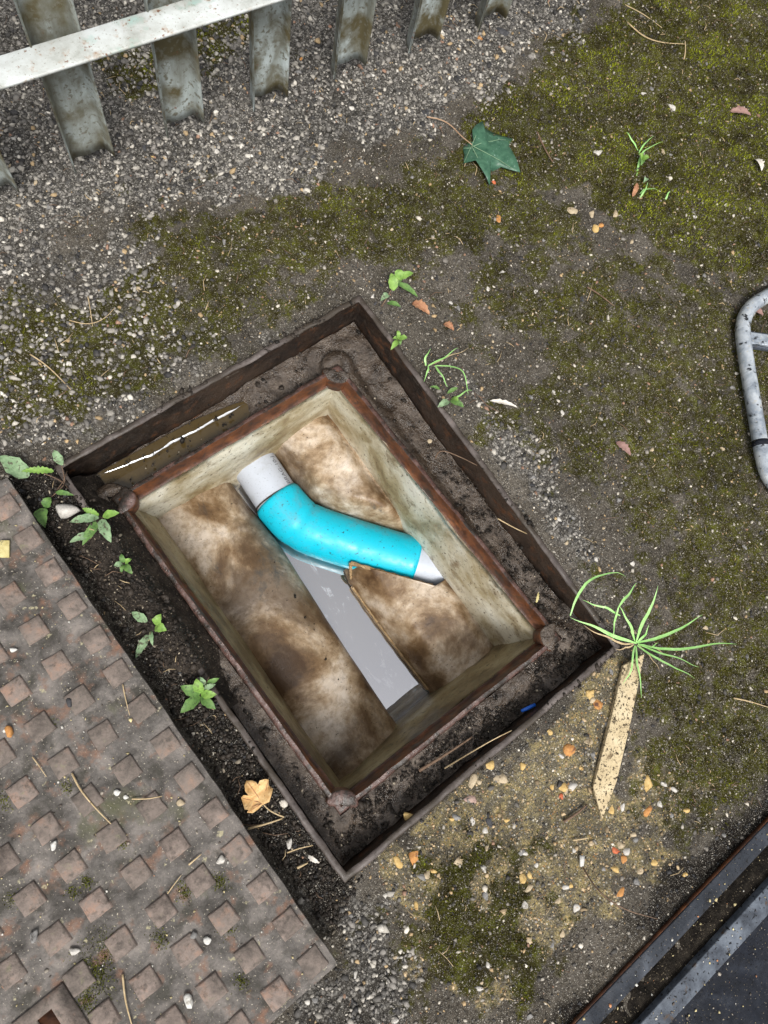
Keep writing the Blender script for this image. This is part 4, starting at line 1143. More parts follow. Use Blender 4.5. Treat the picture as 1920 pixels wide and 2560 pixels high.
loose((-0.4730, -0.0943, 0.0520), .005, 'white', 'white crumb at the right of a crumb cluster on the cover', k=0)
loose((-0.4669, 0.0659, 0.0520), .008, 'dark', 'dark stone beside a stud at the upper part of the cover', k=1)
loose((-0.3246, 0.3360, 0.0040), .021, 'pale', 'whitish rock beside the weeds at the left frame corner', 'rock', 2, 'rock', 1)
loose((-0.3273, -0.3007, 0.0040), .008, 'pale', 'rounded pale stone below the dry leaf between cover and frame', 'pebble', 3)
loose((-0.4090, 0.0918, 0.0040), .009, 'white', 'flat whitish stone in dark soil beside the cover edge', 'pebble', 4, 'stone', .6)

# ------------------------------------------------------------------ leaves and plants
def leaf_vf(a, b, w, lift=.006, fold=.25, n=9, shape=1.0, side=0.0, serr=0):
    a, b = np.array(a, float), np.array(b, float); d = b - a; L = np.linalg.norm(d); e = d / L
    s = np.cross(e, (0, 0, 1)); s /= np.linalg.norm(s) + 1e-9; V = []
    for i in range(n):
        t = i / (n - 1)
        ww = w * .43 * (1 + .10 * math.sin(i * 2.1 + w * 900)) * (math.sin(math.pi * min(1, t ** (.75 * shape) * .97 + .03)) ** .8 + .02)
        if serr: ww *= 1 + serr * (1 if i % 2 else -1)
        c_ = a + d * t + np.array((0, 0, lift * 4 * t * (1 - t))) + s * side * 4 * t * (1 - t)
        for k in (-1, -.5, 0, .5, 1):
            V.append(c_ + s * ww * k + np.array((0, 0, fold * ww * (abs(k) ** 1.3))))
    return V, grid_faces(n, 5)
def plant(name, label, stems, leaves, mats, base, cat='weed', group=None):
    root = empty(name, base, label, cat, group)
    for (pts, r) in stems:
        pp = smooth_path(pts, 10, 2); v, f = tube_vf(pp, np.linspace(r, r * .5, 10), 6); obj('stem', v, f, mats[-1], root, True)
    for L in leaves:
        a, b, w = L[:3]; kw = L[3] if len(L) > 3 else {}
        mi = kw.pop('m', 0); 
        v, f = leaf_vf(a, b, w, **kw); obj('leaf', v, f, mats[mi], root, True)
    return root
MS = [M_LEAF, M_LEAFB, M_LEAFG, M_TWIG]
plant('weed', 'broad leaved weed at the left corner of the frame with dusty and torn leaves',
      [([(-0.3004, 0.3811, 0.0000), (-0.3064, 0.3941, 0.0100), (-0.3188, 0.4113, 0.0120)], .0012), ([(-0.3004, 0.3811, 0.0000), (-0.2928, 0.3917, 0.0100), (-0.2867, 0.4074, 0.0160)], .001), ([(-0.3004, 0.3811, 0.0000), (-0.3159, 0.3732, 0.0060), (-0.3360, 0.3691, 0.0080)], .0012), ([(-0.3004, 0.3811, 0.0000), (-0.3005, 0.3688, 0.0080)], .001)],
      [((-0.3394, 0.4169, 0.0140), (-0.3571, 0.4692, 0.0200), .034, dict(m=2, lift=.004)), ((-0.3028, 0.4037, 0.0140), (-0.3434, 0.4288, 0.0200), .013, dict(m=1, serr=.22, n=17)), ((-0.2860, 0.4033, 0.0180), (-0.2832, 0.4283, 0.0300), .016, dict(m=2)),
       ((-0.3192, 0.3716, 0.0120), (-0.2980, 0.3507, 0.0140), .010, dict(m=0)), ((-0.3459, 0.3582, 0.0100), (-0.3290, 0.3680, 0.0140), .018, dict(m=0)), ((-0.3515, 0.3615, 0.0120), (-0.3622, 0.3296, 0.0120), .024, dict(m=0, shape=.7))],
      MS, (-0.3004, 0.3811, 0.0000))
plant('weed', 'rosette weed with oval leaves right of the whitish rock by the frame',
      [([(-0.2853, 0.2986, 0.0000), (-0.2721, 0.2913, 0.0100), (-0.2600, 0.2866, 0.0200)], .001), ([(-0.2853, 0.2986, 0.0000), (-0.3042, 0.2810, 0.0080), (-0.3159, 0.2740, 0.0120)], .001)],
      [((-0.2860, 0.2992, 0.0060), (-0.3267, 0.3139, 0.0200), .017, dict(m=2, lift=.008)), ((-0.2852, 0.2949, 0.0060), (-0.2922, 0.2504, 0.0140), .021, dict(m=2)), ((-0.2876, 0.2937, 0.0060), (-0.3310, 0.2724, 0.0120), .018, dict(m=0)), ((-0.2804, 0.2973, 0.0060), (-0.2552, 0.2827, 0.0220), .016, dict(m=1)), ((-0.2848, 0.3016, 0.0050), (-0.2986, 0.3239, 0.0160), .012, dict(m=1, serr=.2, n=15)), ((-0.3080, 0.2817, 0.0080), (-0.3448, 0.2876, 0.0120), .014, dict(m=2))],
      MS, (-0.2853, 0.2986, 0.0000))
plant('weed', 'small green seedling in dark soil between cover and frame',
      [([(-0.2951, 0.2125, 0.0000), (-0.2904, 0.2153, 0.0060)], .0008)],
      [((-0.2948, 0.2110, 0.0060), (-0.2891, 0.2262, 0.0120), .010, dict(m=0)), ((-0.2938, 0.2112, 0.0060), (-0.2805, 0.2089, 0.0120), .009, dict(m=1)), ((-0.2958, 0.2107, 0.0060), (-0.3090, 0.2160, 0.0120), .011, dict(m=2)), ((-0.2946, 0.2099, 0.0060), (-0.2929, 0.1878, 0.0120), .013, dict(m=0)), ((-0.2952, 0.2103, 0.0060), (-0.3062, 0.1995, 0.0100), .008, dict(m=0))],
      MS, (-0.2951, 0.2125, 0.0000))
plant('weed', 'weed with two round bright leaves and a dusty long leaf beside the cover',
      [([(-0.3140, 0.1015, 0.0000), (-0.3036, 0.0992, 0.0100)], .001), ([(-0.3140, 0.1015, 0.0000), (-0.3162, 0.1132, 0.0080)], .001), ([(-0.3148, 0.1002, 0.0000), (-0.3285, 0.0905, 0.0060)], .001)],
      [((-0.3079, 0.0978, 0.0100), (-0.2910, 0.1064, 0.0180), .017, dict(m=1, shape=.7)), ((-0.3087, 0.0966, 0.0100), (-0.2985, 0.0794, 0.0160), .019, dict(m=1, shape=.8)), ((-0.3157, 0.1101, 0.0080), (-0.3265, 0.1363, 0.0140), .016, dict(m=2)), ((-0.3242, 0.0919, 0.0060), (-0.3606, 0.0715, 0.0100), .015, dict(m=2)), ((-0.3188, 0.0953, 0.0050), (-0.3293, 0.0728, 0.0080), .008, dict(m=2))],
      MS, (-0.3140, 0.1015, 0.0000))
plant('weed', 'glossy green rosette weed on the left lip of the frame',
      [([(-0.3127, -0.0337, 0.0000), (-0.2947, -0.0249, 0.0100), (-0.2853, -0.0203, 0.0140)], .001)],
      [((-0.3123, -0.0340, 0.0060), (-0.3281, -0.0062, 0.0200), .020, dict(m=0, lift=.008)), ((-0.3109, -0.0333, 0.0060), (-0.3025, -0.0113, 0.0220), .019, dict(m=1, lift=.008)), ((-0.3140, -0.0354, 0.0060), (-0.3506, -0.0401, 0.0160), .020, dict(m=0)), ((-0.3127, -0.0373, 0.0060), (-0.3049, -0.0678, 0.0140), .017, dict(m=0)), ((-0.3111, -0.0349, 0.0060), (-0.2910, -0.0500, 0.0180), .016, dict(m=1)), ((-0.3027, -0.0305, 0.0100), (-0.2834, -0.0362, 0.0200), .010, dict(m=2)), ((-0.2972, -0.0275, 0.0120), (-0.2965, -0.0121, 0.0200), .009, dict(m=2)), ((-0.2952, -0.0272, 0.0120), (-0.2736, -0.0319, 0.0200), .010, dict(m=0))],
      MS, (-0.3127, -0.0337, 0.0000))
plant('weed', 'tall weed with pointed bright leaves above the far corner of the frame',
      [([(0.3535, 0.3645, 0.0000), (0.3714, 0.3707, 0.0120), (0.3894, 0.3792, 0.0300), (0.4027, 0.3835, 0.0350)], .0012)],
      [((0.3836, 0.3715, 0.0200), (0.3950, 0.3980, 0.0340), .022, dict(m=1, shape=.8)), ((0.3753, 0.3729, 0.0120), (0.3552, 0.3719, 0.0080), .014, dict(m=2)), ((0.3992, 0.3809, 0.0320), (0.4084, 0.3932, 0.0420), .020, dict(m=1)), ((0.3992, 0.3809, 0.0320), (0.4286, 0.3735, 0.0400), .016, dict(m=1)), ((0.3972, 0.3788, 0.0240), (0.4205, 0.3386, 0.0120), .015, dict(m=0)), ((0.3649, 0.3629, 0.0040), (0.3807, 0.3402, 0.0080), .012, dict(m=0)), ((0.3946, 0.3789, 0.0260), (0.4119, 0.3794, 0.0300), .012, dict(m=0))],
      MS, (0.3535, 0.3645, 0.0000))
plant('weed', 'small five leaved seedling on the right lip of the frame',
      [([(0.3364, 0.2884, 0.0000), (0.3380, 0.2915, 0.0080)], .0009)],
      [((0.3345, 0.2869, 0.0080), (0.3084, 0.2784, 0.0120), .012, dict(m=1)), ((0.3364, 0.2880, 0.0080), (0.3495, 0.2806, 0.0140), .012, dict(m=1)), ((0.3363, 0.2892, 0.0080), (0.3412, 0.3025, 0.0160), .009, dict(m=1)), ((0.3349, 0.2889, 0.0080), (0.3242, 0.2941, 0.0140), .008, dict(m=1)), ((0.3353, 0.2864, 0.0080), (0.3300, 0.2772, 0.0100), .008, dict(m=0))],
      MS, (0.3364, 0.2884, 0.0000))
plant('clover', 'tiny clover among thin grass in the upper right moss',
      [([(1.0577, 0.3418, 0.0000), (1.0539, 0.3457, 0.0080)], .0008)],
      [((1.0539, 0.3457, 0.0080), (1.0494, 0.3585, 0.0140), .016, dict(m=1, shape=.6)), ((1.0548, 0.3452, 0.0080), (1.0654, 0.3377, 0.0140), .015, dict(m=1, shape=.6)), ((1.0530, 0.3448, 0.0080), (1.0349, 0.3331, 0.0140), .014, dict(m=0, shape=.6)), ((1.0332, 0.3056, 0.0060), (1.0194, 0.3001, 0.0060), .012, dict(m=2))],
      MS, (1.0577, 0.3418, 0.0000), 'clover')

def grass(name, label, blades, base, w=.004):
    root = empty(name, base, label, 'grass')
    for bl in blades:
        pts, bw = bl[0], bl[1]; mm = bl[2] if len(bl) > 2 else M_GRASS
        Q = smooth_path(pts, 16, 1); wob = rng.uniform(0, 6); Q[:, 0] += .0022 * np.sin(np.arange(16) * .7 + wob) * np.linspace(0, 1, 16); Q[:, 1] += .0022 * np.cos(np.arange(16) * .6 + wob) * np.linspace(0, 1, 16)
        T = np.gradient(Q, axis=0); V = []
        for i in range(16):
            t = i / 15; s = np.cross(T[i], (0, 0, 1)); s /= np.linalg.norm(s) + 1e-9
            tw = math.cos(t * 2.2)
            ww = bw * .52 * min(1, .35 + 2.2 * t) * (1 - t ** 3) + .0002
            sd_ = s * (.75 + .25 * tw); up_ = np.array((0, 0, .45 * math.sin(t * 3)))
            V += [Q[i] - (sd_ + up_) * ww, Q[i] + np.array((0, 0, -.18 * ww)), Q[i] + (sd_ + up_) * ww]
        obj('blade', V, grid_faces(16, 3), mm, root, True)
grass('grass_tuft', 'bright green grass tuft sprouting above the wooden stake', [
    ([(0.3470, -0.4191, 0.0000), (0.3136, -0.3812, 0.0200), (0.2804, -0.3331, 0.0300), (0.2646, -0.3018, 0.0300)], .0058), ([(0.2646, -0.3018, 0.0300), (0.2905, -0.2821, 0.0400), (0.3309, -0.2679, 0.0500), (0.3789, -0.2930, 0.0400), (0.3957, -0.3112, 0.0300)], .0042),
    ([(0.3474, -0.4174, 0.0000), (0.3615, -0.3921, 0.0300), (0.3818, -0.3794, 0.0500), (0.4149, -0.3485, 0.0700)], .0052), ([(0.3481, -0.4179, 0.0000), (0.3782, -0.4324, 0.0300), (0.4088, -0.4338, 0.0500), (0.4556, -0.4449, 0.0500)], .0052),
    ([(0.3480, -0.4220, 0.0000), (0.3756, -0.4568, 0.0200), (0.4336, -0.4903, 0.0300), (0.4894, -0.5262, 0.0300)], .0048), ([(0.3480, -0.4220, 0.0000), (0.3726, -0.4644, 0.0150), (0.4130, -0.5174, 0.0100)], .0034),
    ([(0.3455, -0.4221, 0.0000), (0.3502, -0.4581, 0.0200), (0.3731, -0.4899, 0.0150), (0.3915, -0.5315, 0.0050)], .0042), ([(0.3426, -0.4200, 0.0000), (0.3147, -0.4269, 0.0200), (0.2972, -0.4436, 0.0200), (0.2687, -0.4537, 0.0160)], .0048),
    ([(0.3429, -0.4223, 0.0000), (0.3163, -0.4380, 0.0200), (0.3044, -0.4588, 0.0200), (0.2868, -0.4898, 0.0120)], .0050), ([(0.3470, -0.4151, 0.0000), (0.3451, -0.3802, 0.0300), (0.3420, -0.3498, 0.0450), (0.3375, -0.3394, 0.0500)], .0046),
    ([(0.3375, -0.3394, 0.0500), (0.3217, -0.3543, 0.0400), (0.3021, -0.3787, 0.0300)], .0042), ([(0.3375, -0.3394, 0.0500), (0.3607, -0.3342, 0.0500), (0.3925, -0.3289, 0.0500)], .0042), ([(0.3448, -0.4175, 0.0000), (0.3161, -0.3992, 0.0100), (0.2969, -0.3636, 0.0160), (0.2767, -0.3313, 0.0200)], .0030, M_STRAW),
    ([(0.3355, -0.3544, 0.0400), (0.3145, -0.3188, 0.0500), (0.2942, -0.2947, 0.0400)], .0034), ([(0.3488, -0.4184, 0.0000), (0.3617, -0.4157, 0.0120), (0.3777, -0.4049, 0.0200)], .0036), ([(0.3492, -0.4207, 0.0000), (0.3557, -0.4344, 0.0100), (0.3739, -0.4419, 0.0120)], .0034), ([(0.3423, -0.4177, 0.0000), (0.3201, -0.4121, 0.0080), (0.3064, -0.3999, 0.0060)], .0028, M_STRAW), ([(0.3484, -0.4242, 0.0000), (0.3503, -0.4525, 0.0080), (0.3478, -0.4807, 0.0040)], .0026, M_STRAW), ([(0.3509, -0.4241, 0.0000), (0.3690, -0.4463, 0.0100), (0.3815, -0.4774, 0.0040)], .0026, M_STRAW)], (0.3470, -0.4191, 0.0000))
grass('grass_tuft', 'wilted thin grass tuft on the soil right of the frame', [
    ([(0.3555, 0.2177, 0.0000), (0.3796, 0.2107, 0.0150), (0.4173, 0.2099, 0.0200)], .0040), ([(0.3669, 0.2104, 0.0000), (0.3871, 0.1863, 0.0200), (0.3900, 0.1656, 0.0300), (0.3892, 0.1516, 0.0200), (0.3814, 0.1286, 0.0100)], .0042), ([(0.3669, 0.2104, 0.0000), (0.3594, 0.1838, 0.0120), (0.3563, 0.1603, 0.0100)], .0050),
    ([(0.3555, 0.2177, 0.0000), (0.3448, 0.2076, 0.0100), (0.3263, 0.1961, 0.0080)], .0036), ([(0.3604, 0.2167, 0.0000), (0.3889, 0.2081, 0.0150), (0.4365, 0.2002, 0.0160)], .0030, M_STRAW), ([(0.3517, 0.2201, 0.0000), (0.3569, 0.2335, 0.0100), (0.3738, 0.2385, 0.0120)], .0036), ([(0.3496, 0.1375, 0.0000), (0.3618, 0.1357, 0.0100), (0.3923, 0.1316, 0.0120)], .0036)], (0.3555, 0.2177, 0.0000))
plant('weed', 'low green weed growing below the wilted grass by the frame',
      [([(0.3426, 0.1387, 0.0000), (0.3462, 0.1400, 0.0060)], .0009)],
      [((0.3424, 0.1381, 0.0060), (0.3129, 0.1388, 0.0120), .015, dict(m=2)), ((0.3439, 0.1371, 0.0060), (0.3554, 0.1113, 0.0120), .015, dict(m=0)), ((0.3477, 0.1391, 0.0060), (0.3525, 0.1265, 0.0160), .012, dict(m=1)), ((0.3486, 0.1518, 0.0060), (0.3707, 0.1477, 0.0120), .009, dict(m=0)), ((0.3412, 0.1654, 0.0060), (0.3263, 0.1795, 0.0100), .007, dict(m=0))],
      MS, (0.3426, 0.1387, 0.0000))
grass('grass_tuft', 'sparse pale grass in the upper right moss by the clover', [
    ([(1.0233, 0.3233, 0.0000), (1.0608, 0.3582, 0.0120), (1.0809, 0.3594, 0.0160), (1.1161, 0.3498, 0.0200)], .0045), ([(1.0711, 0.3710, 0.0000), (1.0659, 0.3958, 0.0120), (1.0634, 0.4155, 0.0140)], .0030), ([(1.0690, 0.3654, 0.0000), (1.0966, 0.3765, 0.0120), (1.1110, 0.3728, 0.0160)], .0032), ([(0.9980, 0.2844, 0.0000), (1.0120, 0.2874, 0.0100), (1.0320, 0.2651, 0.0120)], .0038), ([(0.9881, 0.2768, 0.0000), (0.9969, 0.2788, 0.0100), (1.0227, 0.2927, 0.0120)], .0034), ([(1.0360, 0.2417, 0.0000), (1.0459, 0.2484, 0.0100), (1.0589, 0.2544, 0.0100)], .0036)], (1.0120, 0.3030, 0.0000))

# lobed leaves
def lobed(name, label, outline, stalk, centre, mats, zf, cat='leaf', veins=True):
    root = empty(name, (centre[0], centre[1], 0.0), label, cat)
    C_ = np.array(centre[:2]); O_ = np.array([q[:2] for q in outline]); n = len(O_); V = []
    rings = (0, .25, .5, .75, 1.0)
    for k in rings[1:]:
        for i in range(n):
            p = C_ + (O_[i] - C_) * k; V.append((p[0], p[1], zf(k, i / n, p)))
    V.append((C_[0], C_[1], zf(0, 0, C_))); ci = len(V) - 1
    F = [(ci, i, (i + 1) % n) for i in range(n)]
    for r_ in range(3):
        F += [(r_ * n + i, (r_ + 1) * n + i, (r_ + 1) * n + (i + 1) % n, r_ * n + (i + 1) % n) for i in range(n)]
    o = obj('blade', V, F, mats[0], root, True)
    sm = o.modifiers.new('solid', 'SOLIDIFY'); sm.thickness = .0006
    v, f = tube_vf(smooth_path(stalk, 16, 2), np.linspace(.0009, .0013, 16), 7); obj('stalk', v, f, mats[1], root, True)
    if veins:
        b_ = np.array(stalk[0][:2])
        dist = np.linalg.norm(O_ - C_, axis=1)
        tips = [i for i in range(n) if dist[i] >= dist[i - 1] and dist[i] > dist[(i + 1) % n] and np.linalg.norm(O_[i] - b_) > .012]
        for i in tips:
            pts = []
            for t in np.linspace(0, .92, 14):
                p = b_ + (O_[i] - b_) * t
                # height from the blade at this place
                kk = np.linalg.norm(p - C_) / (dist[i] + 1e-9)
                pts.append((p[0], p[1], zf(min(1, kk), i / n, p) + .0007))
            v, f = tube_vf(pts, np.linspace(.0007, .0003, 14), 5); obj('vein', v, f, mats[2], root, True)
    return root
def D2(l, k, ox, oy): return l
ML = [(0.7447, 0.5658, 0.0000), (0.7529, 0.5841, 0.0000), (0.7677, 0.5904, 0.0000), (0.7887, 0.5923, 0.0000), (0.7874, 0.5785, 0.0000), (0.8045, 0.5594, 0.0000), (0.8303, 0.5304, 0.0000), (0.8110, 0.5199, 0.0000), (0.7989, 0.5004, 0.0000), (0.7909, 0.4788, 0.0000), (0.7814, 0.4531, 0.0000), (0.7664, 0.4730, 0.0000), (0.7585, 0.4871, 0.0000), (0.7370, 0.4926, 0.0000), (0.7223, 0.4784, 0.0000), (0.7077, 0.4644, 0.0000), (0.7095, 0.4824, 0.0000), (0.7105, 0.5074, 0.0000), (0.7128, 0.5221, 0.0000), (0.6937, 0.5339, 0.0000), (0.7094, 0.5496, 0.0000), (0.7170, 0.5647, 0.0000), (0.7302, 0.5717, 0.0000)]
lobed('maple_leaf', 'dark green wet lobed leaf with long stalk lying on the moss', ML,
      [(0.7317, 0.5571, 0.0160), (0.7255, 0.5881, 0.0140), (0.7255, 0.6191, 0.0120), (0.7162, 0.6423, 0.0100), (0.6948, 0.6623, 0.0080)], (0.7616, 0.5300, 0.0000), [M_MAPLE, M_PETIOLE, M_VEIN],
      lambda k, u, p: .016 + .008 * math.sin(u * 19) * k * k - .006 * k + .003 * math.sin(p[0] * 160) * k)
DL = [(-0.3272, -0.2286, 0.0000), (-0.3167, -0.2306, 0.0000), (-0.3074, -0.2236, 0.0000), (-0.3015, -0.2190, 0.0000), (-0.3032, -0.2150, 0.0000), (-0.3044, -0.2114, 0.0000), (-0.2992, -0.2045, 0.0000), (-0.3029, -0.1999, 0.0000), (-0.3105, -0.1966, 0.0000), (-0.3160, -0.2005, 0.0000), (-0.3169, -0.1953, 0.0000), (-0.3204, -0.1898, 0.0000), (-0.3269, -0.1848, 0.0000), (-0.3321, -0.1879, 0.0000), (-0.3360, -0.1956, 0.0000), (-0.3357, -0.2048, 0.0000), (-0.3424, -0.1996, 0.0000), (-0.3479, -0.2007, 0.0000), (-0.3501, -0.2097, 0.0000), (-0.3523, -0.2169, 0.0000), (-0.3471, -0.2210, 0.0000), (-0.3512, -0.2230, 0.0000), (-0.3456, -0.2293, 0.0000), (-0.3374, -0.2304, -0.0000), (-0.3288, -0.2295, 0.0000)]
lobed('dry_leaf', 'curled dry tan leaf with stalk between the cover and the frame', DL,
      [(-0.3264, -0.2272, 0.0140), (-0.3254, -0.2394, 0.0120), (-0.3203, -0.2519, 0.0100), (-0.3128, -0.2650, 0.0060)], (-0.3281, -0.2120, 0.0000), [M_DRY, M_STRAW, M_BROWNLEAF],
      lambda k, u, p: .012 + .012 * k * k * (.6 + .5 * math.sin(u * 25)), )

def scrap_leaf(name, label, a, b, w, m, fold=.4, lift=.005, cat='leaf', serr=.15):
    v, f = leaf_vf(a, b, w, lift, fold, 11, 1, 0, serr)
    o = obj(name, v, f, m, None, True); sm = o.modifiers.new('s', 'SOLIDIFY'); sm.thickness = .0005
    return tag(o, label, cat)
scrap_leaf('dead_leaf', 'crumpled orange brown dead leaf right of the far frame corner', (0.4068, 0.3374, 0.0040), (0.4203, 0.2989, 0.0060), .022, M_BROWNLEAF, .8)
scrap_leaf('dead_leaf', 'smaller brown dead leaf below the crumpled orange one', (0.4327, 0.2695, 0.0040), (0.4403, 0.2474, 0.0060), .016, M_BROWNLEAF, .6)
scrap_leaf('dead_leaf', 'dull pink leaf lying on moss in the right middle', (0.5688, -0.1086, 0.0040), (0.5747, -0.1460, 0.0060), .018, M_PINKLEAF, .5)
scrap_leaf('dead_leaf', 'small pink leaf inside the bent tube frame', (1.0249, -0.0555, 0.0040), (1.0362, -0.0815, 0.0060), .016, M_PINKLEAF, .4)
scrap_leaf('dead_leaf', 'bleached curled leaf on the soil right of the wilted grass', (0.4102, 0.0952, 0.0040), (0.4459, 0.0545, 0.0080), .010, M_WHITELEAF, 1.0)
scrap_leaf('dead_leaf', 'brown leaf fragment left of the tiny grass in upper right', (0.9747, 0.2874, 0.0040), (1.0039, 0.3069, 0.0080), .012, M_BROWNLEAF, .5)
scrap_leaf('dead_leaf', 'pale brown torn leaf at the upper right edge of the moss', (1.3402, 0.3374, 0.0040), (1.3777, 0.3018, 0.0080), .022, M_PINKLEAF, .7)
scrap_leaf('dead_leaf', 'bleached torn leaf low on the upper right moss', (1.3045, 0.2115, 0.0040), (1.2926, 0.1796, 0.0080), .018, M_WHITELEAF, .7)
scrap_leaf('dead_leaf', 'small white leaf fragment near the near frame corner', (-0.3156, -0.3333, 0.0060), (-0.3077, -0.3529, 0.0070), .008, M_WHITELEAF, .3)

def stick(name, label, pts, r, m, cat='twig', taper=.5):
    v, f = tube_vf(smooth_path(pts, 14, 2), np.linspace(r, r * taper, 14), 6)
    return tag(obj(name, v, f, m, None, True), label, cat)
stick('twig', 'thin brown stick lying below the maple leaf on moss', [(0.8901, 0.5190, 0.0040), (0.8769, 0.4806, 0.0060), (0.8720, 0.4432, 0.0040)], .0024, M_TWIG)
stick('twig', 'long pale forked twig in the top right moss', [(1.2839, 0.6467, 0.0040), (1.2894, 0.5948, 0.0060), (1.3201, 0.5605, 0.0060), (1.3749, 0.5325, 0.0040)], .0016, M_STRAW)
stick('twig', 'short upright twig at the end of the forked twig', [(1.3389, 0.4994, 0.0040), (1.3592, 0.5160, 0.0060), (1.3815, 0.5394, 0.0040)], .0020, M_STRAW)
stick('twig', 'long pale straw on the moss left of the frame', [(-0.2273, 0.6100, 0.0040), (-0.2154, 0.5778, 0.0060), (-0.2084, 0.5388, 0.0060), (-0.2059, 0.5179, 0.0040)], .0014, M_STRAW)
stick('twig', 'thin curved straw standing above the left moss patch', [(-0.0893, 0.6563, 0.0030), (-0.1027, 0.6225, 0.0100), (-0.1134, 0.6019, 0.0030)], .0011, M_STRAW)
stick('twig', 'curled dry root on the left moss patch', [(-0.1401, 0.6321, 0.0030), (-0.1189, 0.6065, 0.0060), (-0.0905, 0.6004, 0.0080), (-0.0627, 0.6127, 0.0040)], .0010, M_STRAW)
stick('twig', 'brown bent twig right of the bent grass stalks in the middle moss', [(0.7409, 0.1767, 0.0040), (0.7491, 0.1549, 0.0070), (0.7635, 0.1116, 0.0040)], .0018, M_TWIG)
stick('twig', 'thin reddish twig on gravel right of the frame', [(0.3996, 0.1148, 0.0030), (0.3977, 0.0923, 0.0060), (0.4118, 0.0679, 0.0030)], .0011, M_TWIG)
stick('twig', 'pale twig lying across the right inner ledge', [(0.2921, -0.0913, -0.0300), (0.3051, -0.1230, -0.0260), (0.3173, -0.1550, -0.0100)], .0014, M_STRAW)
stick('twig', 'curved root hanging over the right lip', [(0.2612, 0.0672, -0.0200), (0.2697, 0.0734, 0.0040), (0.2889, 0.0429, 0.0080), (0.3087, 0.0097, 0.0040)], .0014, M_TWIG)
stick('twig', 'long bent straw lying over the right half of the near lip', [(-0.0599, -0.3764, -0.0360), (-0.0152, -0.3818, -0.0280), (0.0241, -0.3810, 0.0060), (0.0634, -0.3905, 0.0060)], .0014, M_STRAW)
stick('twig', 'grey flattened twig lying along the near ledge', [(-0.0965, -0.3531, -0.0400), (-0.0467, -0.3604, -0.0380), (0.0111, -0.3667, -0.0380)], .0030, M_TWIG)
stick('twig', 'straw lying below the dry leaf beside the cover', [(-0.3650, -0.2448, 0.0060), (-0.3394, -0.2560, 0.0090), (-0.3157, -0.2654, 0.0060)], .0020, M_STRAW)
stick('twig', 'short straw below the pebble beside the frame', [(-0.3382, -0.3100, 0.0060), (-0.3189, -0.3169, 0.0070), (-0.3010, -0.3263, 0.0070)], .0013, M_STRAW)
stick('twig', 'pale chip of straw on the black soil near the cover', [(-0.3385, -0.3375, 0.0060), (-0.3290, -0.3399, 0.0070), (-0.3217, -0.3419, 0.0060)], .0022, M_STRAW, 'twig', .4)
stick('twig', 'long tan straw curving over the upper cover', [(-0.5145, -0.0199, 0.0530), (-0.5168, -0.0456, 0.0560), (-0.5134, -0.0800, 0.0560), (-0.5073, -0.1171, 0.0530)], .0015, M_STRAW)
stick('twig', 'tan straw standing on the lower part of the cover', [(-0.5983, -0.2867, 0.0530), (-0.6108, -0.3141, 0.0580), (-0.6218, -0.3471, 0.0530)], .0016, M_STRAW)
stick('twig', 'short straw lying right of the crumb cluster on the cover', [(-0.4673, -0.1016, 0.0540), (-0.4501, -0.1148, 0.0560), (-0.4320, -0.1246, 0.0540)], .0012, M_STRAW)
stick('twig', 'pale splinter on the right half of the cover', [(-0.4530, -0.2261, 0.0530), (-0.4413, -0.2253, 0.0560), (-0.4315, -0.2253, 0.0530)], .0015, M_STRAW)
stick('twig', 'hair thin straw on the middle of the cover', [(-0.4966, -0.2391, 0.0530), (-0.4807, -0.2340, 0.0560), (-0.4684, -0.2309, 0.0530)], .0009, M_STRAW)
stick('twig', 'fine straw near the left picture edge of the cover', [(-0.5456, 0.0323, 0.0530), (-0.5441, 0.0154, 0.0550), (-0.5446, -0.0028, 0.0530)], .0010, M_STRAW)
stick('twig', 'orange dry stalk lying between two studs of the cover', [(-0.3915, 0.0444, 0.0530), (-0.3981, 0.0266, 0.0560), (-0.4075, 0.0001, 0.0530)], .0010, M_STRAW)
stick('twig', 'brown curved stem rising beside the black steel tray', [(0.0241, -0.6292, 0.0040), (0.0101, -0.6505, 0.0500), (0.0233, -0.6919, 0.0600), (0.0696, -0.7612, 0.0200)], .0014, M_TWIG)
stick('twig', 'dark curled leaf stalk beside the tip of the stake', [(0.0436, -0.5575, 0.0040), (0.0726, -0.5616, 0.0070), (0.0925, -0.5620, 0.0060)], .0026, M_TWIG)
stick('twig', 'pale straw on concrete left of the brick fragment', [(0.0377, -0.5890, 0.0040), (0.0489, -0.5957, 0.0060), (0.0615, -0.6036, 0.0040)], .0016, M_STRAW)
stick('twig', 'white straw at the far right beside the moss', [(0.4314, -0.6018, 0.0040), (0.4520, -0.6244, 0.0060), (0.4753, -0.6552, 0.0040)], .0014, M_STRAW)
stick('twig', 'thin straw on moss right of the maple leaf top', [(1.3149, 0.6888, 0.0030), (1.3356, 0.6453, 0.0060), (1.3548, 0.5953, 0.0030)], .0011, M_STRAW)
